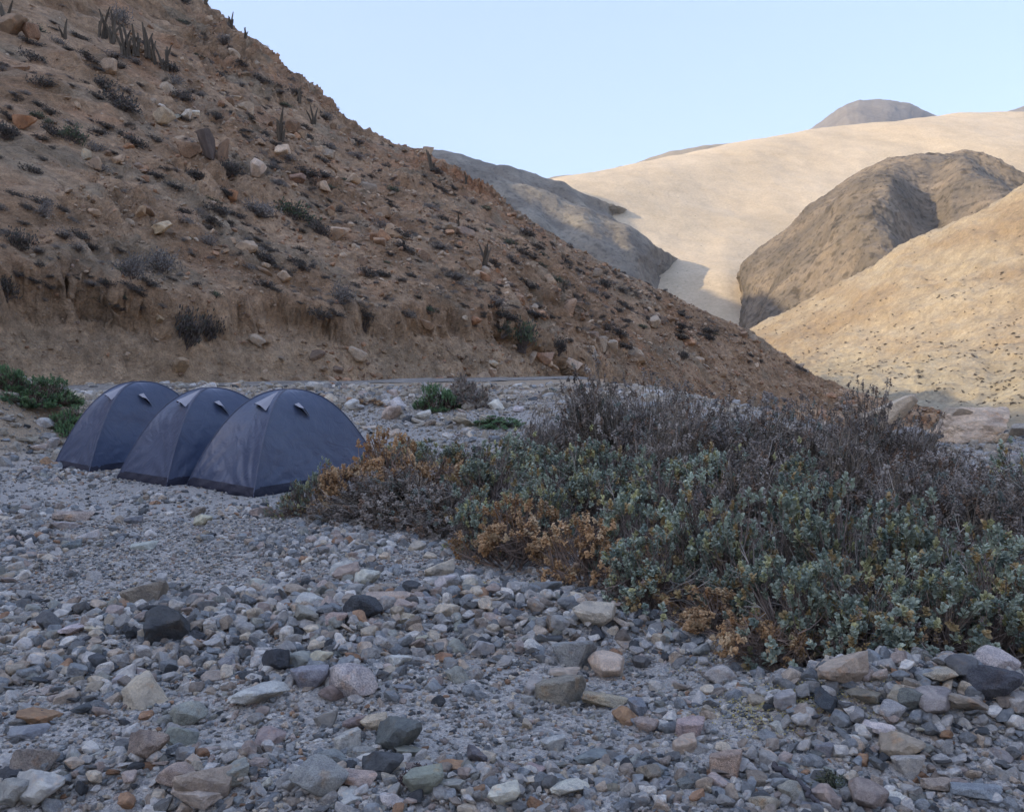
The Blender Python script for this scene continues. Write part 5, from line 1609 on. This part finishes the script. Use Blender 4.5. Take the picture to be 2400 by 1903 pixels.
# ------------------------------------------------------------------ things on the near hillside
PALH = {'tan': (.52, .39, .27), 'cream': (.60, .51, .385), 'rusty brown': (.43, .235, .13), 'whitish': (.70, .66, .58), 'dark brown': (.13, .10, .085), 'brown': (.30, .20, .13)}
HB = [(385, 292, 48, 40, 'tan', 'rounded', 'round tan boulder in the upper middle of the hillside'),
      (606, 412, 40, 46, 'cream', 'rounded', 'pale upright egg shaped boulder below the middle of the slope'),
      (545, 470, 24, 26, 'rusty brown', 'wedge shaped', 'small orange pointed rock left below the pale egg shaped boulder'),
      (380, 545, 48, 30, 'tan', 'flat', 'tan slab sliding in the middle left of the slope'),
      (335, 505, 34, 18, 'tan', 'flat', 'smaller tan slab just above the sliding one'),
      (792, 560, 50, 38, 'tan', 'angular', 'tan block on the slope above the gully in the bank'),
      (440, 282, 34, 22, 'whitish', 'flat', 'white flat stone right of the round tan boulder'),
      (416, 278, 20, 12, 'whitish', 'flat', 'small white stone touching the white flat one'),
      (458, 270, 22, 12, 'whitish', 'flat', 'small white stone furthest right of the white group'),
      (380, 255, 16, 12, 'whitish', 'rounded', 'small white stone just above the round tan boulder'),
      (202, 372, 30, 24, 'cream', 'angular', 'cream rock in the left part of the hillside'),
      (225, 400, 34, 30, 'tan', 'long', 'long pale rock below the cream one on the left'),
      (258, 172, 36, 34, 'tan', 'wedge shaped', 'light leaning slab below the upper cactus stand'),
      (1110, 762, 36, 24, 'rusty brown', 'angular', 'reddish brown block above the bank on the lower slope'),
      (1090, 750, 16, 12, 'cream', 'rounded', 'small pale stone beside the reddish brown block'),
      (1275, 850, 44, 34, 'tan', 'angular', 'big tan block embedded in the bank under the green hill shrub'),
      (1344, 866, 38, 28, 'cream', 'flat', 'cream slab leaning on the foot of the bank'),
      (488, 372, 34, 78, 'dark brown', 'wedge shaped', 'tall dark rock spike in the middle of the hillside'),
      (445, 368, 52, 44, 'brown', 'angular', 'dark brown block left of the tall rock spike'),
      (525, 378, 34, 60, 'brown', 'angular', 'brown crag right of the tall rock spike'),
      (425, 872, 50, 40, 'tan', 'angular', 'tan slab leaning on the bank behind the tents'),
      (30, 80, 60, 50, 'brown', 'angular', 'reddish brown crag near the top left corner'),
      (75, 90, 40, 44, 'brown', 'wedge shaped', 'second reddish brown crag near the top left corner'),
      (60, 300, 46, 40, 'rusty brown', 'angular', 'rusty crag at the left edge under the pale smooth patch'),
      (500, 480, 20, 10, 'cream', 'flat', 'small pale slab in the scrub left of the orange pointed rock'),
      (760, 445, 34, 24, 'tan', 'angular', 'tan rock at the right end of the broken ledge'),
      (700, 430, 40, 26, 'brown', 'angular', 'brown ledge rock below the pale egg shaped boulder'),
      (1155, 858, 26, 16, 'cream', 'rounded', 'pale round stone stuck low in the bank'),
      (375, 755, 26, 18, 'tan', 'angular', 'tan stone perched on the lip of the bank at the left'),
      (1000, 768, 46, 18, 'tan', 'flat', 'tan slab jutting from the lip of the bank'),
      (1930, 690, 1, 1, 'tan', 'flat', '')][:-1]
for (px, py, w, h, ck, shp, lab) in HB:
    loc, nrm = cast(hillside, px, py)
    if loc is None:
        print('miss', px, py); continue
    size = w * loc.y / FPX
    hh = h * loc.y / FPX
    me = BIG[shp][random.randrange(len(BIG[shp]))]
    o = link('boulder', me, label=lab, category='boulder', group='rocks on the hillside')
    e = max(abs(v.co.z) for v in me.vertices[:200])
    o.scale = (size / 2, size / 2, hh / 2 / max(.3, e))
    o.location = loc + Vector((0, -.05, hh * .38))
    o.rotation_euler = (random.gauss(0, .12), random.gauss(.25, .12), random.choice([0, 3.14]) + random.gauss(0, .3))
    o.color = (*jitter(PALH[ck]), 1)

# scrub templates for the slopes
def scrub_mesh(seed, kind):
    r = np.random.default_rng(seed)
    n = {'dark': 650, 'grey': 650, 'green': 600}[kind]
    L = {'dark': (.03, .085), 'grey': (.03, .085), 'green': (.03, .08)}[kind]
    d = unit(r.normal(size=(n, 3))); d[:, 2] = np.abs(d[:, 2])
    nc = 9
    cc = np.column_stack([r.uniform(-.32, .32, (nc, 2)), r.uniform(-.02, .12, nc)])
    ci = r.integers(0, nc, n)
    P = cc[ci] + d * r.uniform(.05, .22, (n, 1)) * np.array([1, 1, 1.15])
    D = unit(d + r.normal(0, 1.1, (n, 3)))
    Ln = r.uniform(*L, n)
    V, tri, quad = leaves_mesh(P, D, unit(r.normal(size=(n, 3))), Ln, Ln * {'dark': .6, 'grey': .3, 'green': .6}[kind], .25, r)
    pal = {'dark': [(.075, .065, .058), (.11, .095, .085), (.16, .135, .11), (.095, .095, .075)], 'grey': [(.20, .185, .165), (.15, .14, .13), (.26, .24, .21)], 'green': [(.09, .12, .07), (.12, .155, .09), (.10, .095, .08)]}[kind]
    t = np.repeat(np.asarray(pal)[r.integers(0, len(pal), n)], 6, 0)
    # stems
    m = 40
    A = np.column_stack([r.normal(0, .05, (m, 2)), np.full(m, -.1)]); B = P[r.integers(0, n, m)]
    v2, f2 = segs_mesh(A, B, np.full(m, .012), np.full(m, .006))
    lv = mesh_np('twiggy_leaves', V, [tri, quad], M['leaf'], smooth=False, tint=t)
    st = mesh_np('stems', v2, f2, M['twig'], smooth=False, tint=np.tile((.13, .105, .09), (len(v2), 1)))
    return lv, st
SCRUB = {k: [scrub_mesh(500 + 10 * j + i, k) for i in range(n)] for j, (k, n) in enumerate((('dark', 4), ('grey', 3), ('green', 2)))}

def place_scrub(loc, w, h, kind, label, k=None, parts=True, group='scrub bushes on the hillside'):
    lv, st = SCRUB[kind][random.randrange(len(SCRUB[kind])) if k is None else k]
    e = link('scrub_bush', None, label=label, category='scrub bush', group=group)
    e.location = loc
    e.scale = (w, w * .9, h / .42)
    e.rotation_euler = (0, random.gauss(.30, .08), random.gauss(0, .25) + random.choice([0, 0, 0]))
    link('twiggy_leaves', lv, e)
    link('stems', st, e)
    return e
HS = [(442, 810, 88, 105, 'dark', 'big dark brown bush hanging over the cut bank'), (488, 800, 60, 70, 'dark', 'lower half of dark growth spilling down the bank beside the big brown bush'),
      (285, 262, 96, 48, 'dark', 'dark grey wide bush above the round tan boulder'), (390, 640, 120, 62, 'grey', 'wide grey dry bush in the middle of the lower slope'),
      (320, 655, 100, 66, 'grey', 'bluish grey dry bush left of the wide grey one'), (45, 590, 70, 60, 'dark', 'dark grey bush at the left edge, lower slope'),
      (105, 515, 46, 54, 'grey', 'brownish upright bush near the left edge'), (15, 700, 70, 60, 'dark', 'dark bush at the left edge just above the bank'),
      (1225, 815, 84, 74, 'green', 'dark green bush overhanging the bank right of centre'), (1180, 790, 40, 40, 'green', 'light green tuft on the left of the dark green bush'),
      (600, 505, 110, 44, 'grey', 'grey wide bush under the pale egg shaped boulder'), (690, 520, 110, 52, 'green', 'dark green wide bush right of the grey one'),
      (750, 555, 60, 40, 'dark', 'dark bush touching the tan block on the slope'), (858, 775, 30, 56, 'dark', 'narrow dark bush hanging in a notch of the bank'),
      (790, 705, 80, 50, 'grey', 'grey bush above the notch in the bank'), (10, 330, 60, 46, 'dark', 'dark bush at the left edge below the rusty crag'),
      (165, 335, 60, 50, 'green', 'greenish scrub left of the cream rock'), (535, 415, 60, 40, 'dark', 'dark bush left of the pale egg shaped boulder'),
      (1310, 830, 40, 44, 'dark', 'dark bush on the bank right of the dark green one'), (1600, 845, 34, 24, 'dark', 'round black bush alone low on the right end of the slope'),
      (1595, 776, 34, 22, 'dark', 'black bush higher above the lone low one'), (1420, 680, 40, 28, 'dark', 'black bush near the ridge at the right end'),
      (1130, 940, 36, 50, 'grey', ''), (460, 430, 60, 34, 'dark', 'dark low bush below the rock spike'),
      (270, 60, 70, 60, 'grey', 'grey bush between cactus stems high on the slope'), (245, 215, 60, 34, 'dark', 'purplish bush under the upper cactus stand')]
HS = [h for h in HS if h[5]]
hill_marks = [(px, py, lab) for (px, py, w, h, ck, shp, lab) in HB] + [(px, py, lab) for (px, py, w, h, k, lab) in HS]
for (px, py, w, h, kd, lab) in HS:
    loc, nrm = cast(hillside, px, py - 6)
    if loc is None:
        continue
    place_scrub(loc, w * loc.y / FPX, h * loc.y / FPX, kd, lab)

# the other countable scrub of the slope
sky_y = lambda px: np.interp(px, [c[0] for c in CREST_PX], [c[1] for c in CREST_PX], left=-50)
cnt = 0
placed = []
ulab = set()
tries = 0
while cnt < 270 and tries < 6000:
    tries += 1
    px, py = random.uniform(-10, 1950), random.uniform(-5, 890)
    if py < sky_y(px) + 8 or py > np.interp(px, [0, 400, 900, 1300, 1700, 1950], [690, 745, 740, 800, 850, 905]):
        continue
    loc, nrm = cast(hillside, px, py)
    if loc is None or loc.y > 90:
        continue
    f = fbm(np.array([[loc.x / 6, loc.y / 6, loc.z / 4]]) + 50, 3)[0]
    dens = .35 + .9 * f + .35 * float(ss(500, 1100, px)) + .1
    if random.random() > dens:
        continue
    w = random.choice([22, 28, 34, 42, 52]) * (.8 if loc.y > 60 else 1)
    if any(abs(px - a) < (w + c) * .33 and abs(py - b) < (w + c) * .2 for a, b, c in placed):
        continue
    placed.append((px, py, w))
    kd = random.choices(['dark', 'grey', 'green'], [.62, .28, .10])[0]
    sz = w * loc.y / FPX * 1.3
    hgt = random.choice([.24, .32, .42])
    wd = {'dark': 'blackish', 'grey': 'grey', 'green': 'dull green'}[kd]
    shp = {.24: 'flat', .32: 'low', .42: 'rounded'}[hgt]
    szw = 'large' if w > 44 else 'medium' if w > 30 else 'small'
    dd = sorted(hill_marks, key=lambda m: (m[0] - px) ** 2 + (m[1] - py) ** 2)[:5]
    lab = None
    for m in dd:
        dx, dy = px - m[0], py - m[1]
        rel = ('right of' if dx > 0 else 'left of') if abs(dx) > abs(dy) * 1.3 else ('below' if dy > 0 else 'above')
        for desc in (f'{wd} {shp} scrub bush', f'{szw} {wd} {shp} scrub bush'):
            l = f'{desc} {rel} the {shortname(m[2])}'
            if l not in ulab and len(l.split()) <= 16:
                lab = l
                break
        if lab:
            break
    lab = lab or l
    ulab.add(lab)
    place_scrub(loc - Vector((0, 0, .03)), sz, sz * hgt, kd, lab)
    cnt += 1
print('hill scrub', cnt)

def verts_of(o):
    me = o.data
    a = np.empty(len(me.vertices) * 3, np.float32)
    me.vertices.foreach_get('co', a)
    return a.reshape(-1, 3).astype(float)

hv = verts_of(hillside)
vis = (hv[:, 1] > 18) & (np.abs(hv[:, 0] / np.maximum(hv[:, 1], 1)) < .75) & (hv[:, 1] < 95)
hv = hv[vis]
def hill_scatter(name, n, smin, smax, powr, cols, meshes, label, zmask=None, sfac=1.0, src=None, lift=.1):
    r = RNG
    if lift == 0:
        smin, smax = smin * 2.3, smax * 2.3
    pool = hv if src is None else src
    P = pool[r.integers(0, len(pool), n)] + r.normal(0, .05, (n, 3)) * np.array([1, 1, .3])
    if zmask is not None:
        k = zmask(P); P = P[k]
    m = len(P)
    s = smin * (smax / smin) ** (r.random(m) ** powr) * (np.clip(P[:, 1], 0, 60 if src is None else 900) / 45) ** sfac
    t = np.asarray(cols)[r.integers(0, len(cols), m)] * r.uniform(.75, 1.25, (m, 1))
    rot = np.stack([r.normal(0, .3, m), r.normal(.3, .3, m), r.uniform(0, 6.28, m)], -1)
    P[:, 2] += s * lift
    return scatter(name, P, rot, s / 2, t, r.integers(0, len(meshes), m), meshes, label)
HC = [(.44, .33, .225), (.54, .42, .30), (.34, .23, .15), (.44, .27, .165), (.43, .35, .26), (.30, .22, .16), (.38, .27, .175)]
hill_scatter('hill_rubble', 30000, .06, .34, 2.4, HC, SMALL, 'broken brown rubble covering the hillside',
             zmask=lambda P: fbm(P / 4.0 + 7, 3) + RNG.normal(0, .35, len(P)) > -.25)
hill_scatter('hill_blocks', 2600, .30, 1.1, 2.3, HC, MID, 'larger broken blocks strewn over the hillside', zmask=lambda P: fbm(P / 5.0 + 2, 3) + .25 * ss(10, 30, P[:, 2]) > .22)

# small scrub too plentiful to count, on the near slope and on the farther hills
def tinted_scrub():
    out = []
    for k in ('dark', 'grey'):
        for lv, st in SCRUB[k][:3]:
            out.append(lv)
    return out
hill_scatter('small_scrub', 3600, .24, .62, 1.3, [(1, 1, 1)], tinted_scrub(), 'small dry scrub dotted over the hillside', zmask=lambda P: (fbm(P / 5.0 + 31, 3) + RNG.normal(0, .3, len(P)) > -.02) & (P[:, 2] > 3.2), sfac=.7, lift=0)
fv = verts_of(bpy.data.objects['sunlit_hill'])
fsel = fv[(fv[:, 1] < 300) & (fv[:, 0] / fv[:, 1] > .2) & (fv[:, 0] / fv[:, 1] < .75)]
lowf = fsel[(fsel[:, 2] < 20) & (fsel[:, 2] > -6)]
hill_scatter('sunlit_scrub', 1700, .22, .60, 1.6, [(1, 1, 1)], [s[0] for s in SCRUB['dark']], 'dark scrub dotted over the sunlit hill', src=lowf, sfac=0.25, lift=0, zmask=lambda P: (fbm(P / 14.0 + 3, 2) + RNG.normal(0, .3, len(P)) > -.1))
hill_scatter('sunlit_scrub_high', 800, .2, .42, 1.4, [(1, 1, 1)], [s[0] for s in SCRUB['dark'][:2] + SCRUB['grey'][:2]], 'thin scrub high on the sunlit hill', src=fsel, sfac=0.2, lift=0)
for nm, n, a, b in (('brown_hill', 3000, .35, .9), ('grey_front_spur', 1800, .35, .9), ('grey_back_spur', 800, .5, 1.0)):
    v = verts_of(bpy.data.objects[nm])
    v = v[np.abs(v[:, 0] / v[:, 1]) < .7]
    hill_scatter(nm + '_scrub', n, a, b, 1.4, [(1, 1, 1)], tinted_scrub(), 'scrub too far away to count on the ' + nm.replace('_', ' '), src=v, sfac=0, lift=0)
v = verts_of(bpy.data.objects['dune_slope'])
v = v[(v[:, 1] < 900) & (v[:, 1] > 380) & (v[:, 0] / v[:, 1] < .7)]
hill_scatter('dune_scrub', 1300, .3, .8, 1.6, [(1, 1, 1)], [s[0] for s in SCRUB['dark']], 'tiny scrub on the lower dune slope', src=v, sfac=0, lift=0)

# ------------------------------------------------------------------ cacti
def cactus_stem(h, rad, lean, seed):
    r = np.random.default_rng(seed)
    k, sides = 12, 14
    t = np.linspace(0, 1, k)
    cx = lean[0] * t ** 1.5 * h; cy = lean[1] * t ** 1.5 * h
    R = rad * (1 - .18 * t) * np.where(t > .9, .62, 1) * (1 + .06 * np.sin(t * 15 + seed))
    a = np.arange(sides) * 2 * math.pi / sides
    rib = 1 + .16 * (np.arange(sides) % 2 * 2 - 1)
    V = np.stack([cx[:, None] + R[:, None] * rib * np.cos(a), cy[:, None] + R[:, None] * rib * np.sin(a), np.repeat((t * h)[:, None], sides, 1) - .1], -1).reshape(-1, 3)
    V = np.concatenate([V, [[cx[-1], cy[-1], h - .06]]])
    i = np.arange(k * sides).reshape(k, sides)
    f = np.stack([i[:-1], np.roll(i[:-1], -1, 1), np.roll(i[1:], -1, 1), i[1:]], -1).reshape(-1, 4)
    cap = np.array([[i[-1, j], i[-1, (j + 1) % sides], k * sides] for j in range(sides)])
    c = np.array([.115, .095, .07]) * r.uniform(.7, 1.25)
    return mesh_np('stem', V, [f, cap], M['twig'], smooth=False, tint=np.tile(c, (len(V), 1)))
def cactus(px, py, hpx, n, label, spread=.35):
    loc, nrm = cast(hillside, px, py)
    if loc is None:
        loc, nrm = cast(hillside, px, py + 14)
        if loc is None:
            print('cactus miss', px, py); return
    h = hpx * loc.y / FPX
    e = link('cactus', None, label=label, category='cactus', group='columnar cacti on the hillside')
    e.location = loc
    for i in range(n + 3):
        hh = h * random.uniform(.3, 1.0) if i else h
        o = link('stem', cactus_stem(hh, max(.05, .055 * h ** .5), (random.gauss(0, .17), random.gauss(0, .17)), random.randrange(999)), e)
        o.location = (random.uniform(-spread, spread) * h * .35 if i else 0, random.uniform(-.3, .3) * h * .3 if i else 0, 0)
for a in [(1015, 398, 50, 3, 'dark cactus standing on the skyline where the grey hill appears'), (1140, 628, 62, 6, 'many armed cactus on the lower right slope'),
          (655, 330, 78, 3, 'tall thin cactus on the upper slope under the ridge'), (541, 66, 38, 4, 'pale cactus group on the skyline near the top'),
          (576, 90, 26, 2, 'small cactus on the skyline just right of the pale group'), (482, 10, 30, 4, 'cactus at the top of the picture where the ridge leaves it'),
          (240, 90, 70, 3, 'thin dark stems at the left end of the upper cactus stand'), (262, 100, 75, 4, 'second cactus from the left in the upper stand'),
          (292, 135, 85, 5, 'thick cactus at the centre of the upper stand'), (318, 130, 70, 3, 'cactus just right of the thick central one'),
          (343, 135, 80, 4, 'tall cactus in the right half of the upper stand'), (362, 150, 70, 3, 'cactus at the lower right of the upper stand'),
          (385, 165, 60, 3, 'lowest cactus at the right end of the upper stand'), (150, 90, 45, 3, 'cactus cluster left of the upper stand, near the brown crags'),
          (1092, 430, 26, 2, 'small cactus at the top of the orange rock'), (735, 290, 44, 3, 'dark cactus right of the tall thin one'),
          (700, 240, 40, 4, 'cactus cluster below the ridge, above the tall thin one'), (1075, 530, 30, 3, 'little cactus above the many armed one'),
          (1320, 680, 24, 3, 'little cactus near the ridge at the right'), (12, 60, 60, 4, 'dark cactus in the top left corner')]:
    cactus(*a)

# yellow fallen leaves under the thicket edge
def litter():
    r = RNG
    spots = [(1860, 1640, .30, .10, 900), (1800, 1660, .2, .10, 500), (1190, 1372, .5, .12, 500), (1740, 1545, .4, .10, 450), (1960, 1660, .3, .08, 250)]
    P = []
    for px, py, sx, sy, n in spots:
        c = on_ground(px, py)[0]
        P.append(np.column_stack([c[0] + r.normal(0, sx * .6, n), c[1] + r.normal(0, sy, n)]))
    P = np.concatenate(P)
    z = gz(P[:, 0], P[:, 1]) + .014
    P = np.column_stack([P, z])
    n = len(P)
    D = unit(r.normal(size=(n, 3)) * np.array([1, 1, .25]))
    V, tri, quad = leaves_mesh(P, D, unit(r.normal(size=(n, 3)) * .5 + np.array([0, 0, 1])), r.uniform(.006, .013, n), r.uniform(.004, .008, n), .2, r)
    t = np.repeat(np.array([(.52, .43, .15), (.42, .36, .16), (.58, .50, .24)])[r.integers(0, 3, n)], 6, 0)
    link('leaf_litter', mesh_np('leaf_litter', V, [tri, quad], M['leaf'], smooth=False, tint=t), kind='stuff', label='yellow fallen leaves under the edge of the thicket')
litter()

# thin haze over the whole valley
def haze():
    bm = bmesh.new(); bmesh.ops.create_cube(bm, size=1); me = bpy.data.meshes.new('haze'); bm.to_mesh(me); bm.free()
    m = bpy.data.materials.new('haze_air'); m.use_nodes = True; nt = m.node_tree; nt.nodes.clear()
    o = nt.nodes.new('ShaderNodeOutputMaterial'); v = nt.nodes.new('ShaderNodeVolumePrincipled')
    v.inputs['Color'].default_value = (.86, .92, 1, 1); v.inputs['Density'].default_value = .00010
    nt.links.new(v.outputs[0], o.inputs['Volume']); me.materials.append(m)
    h = link('haze', me, kind='stuff', label='thin pale haze filling the valley')
    h.scale = (7000, 7000, 880); h.location = (0, 0, 425)
haze()
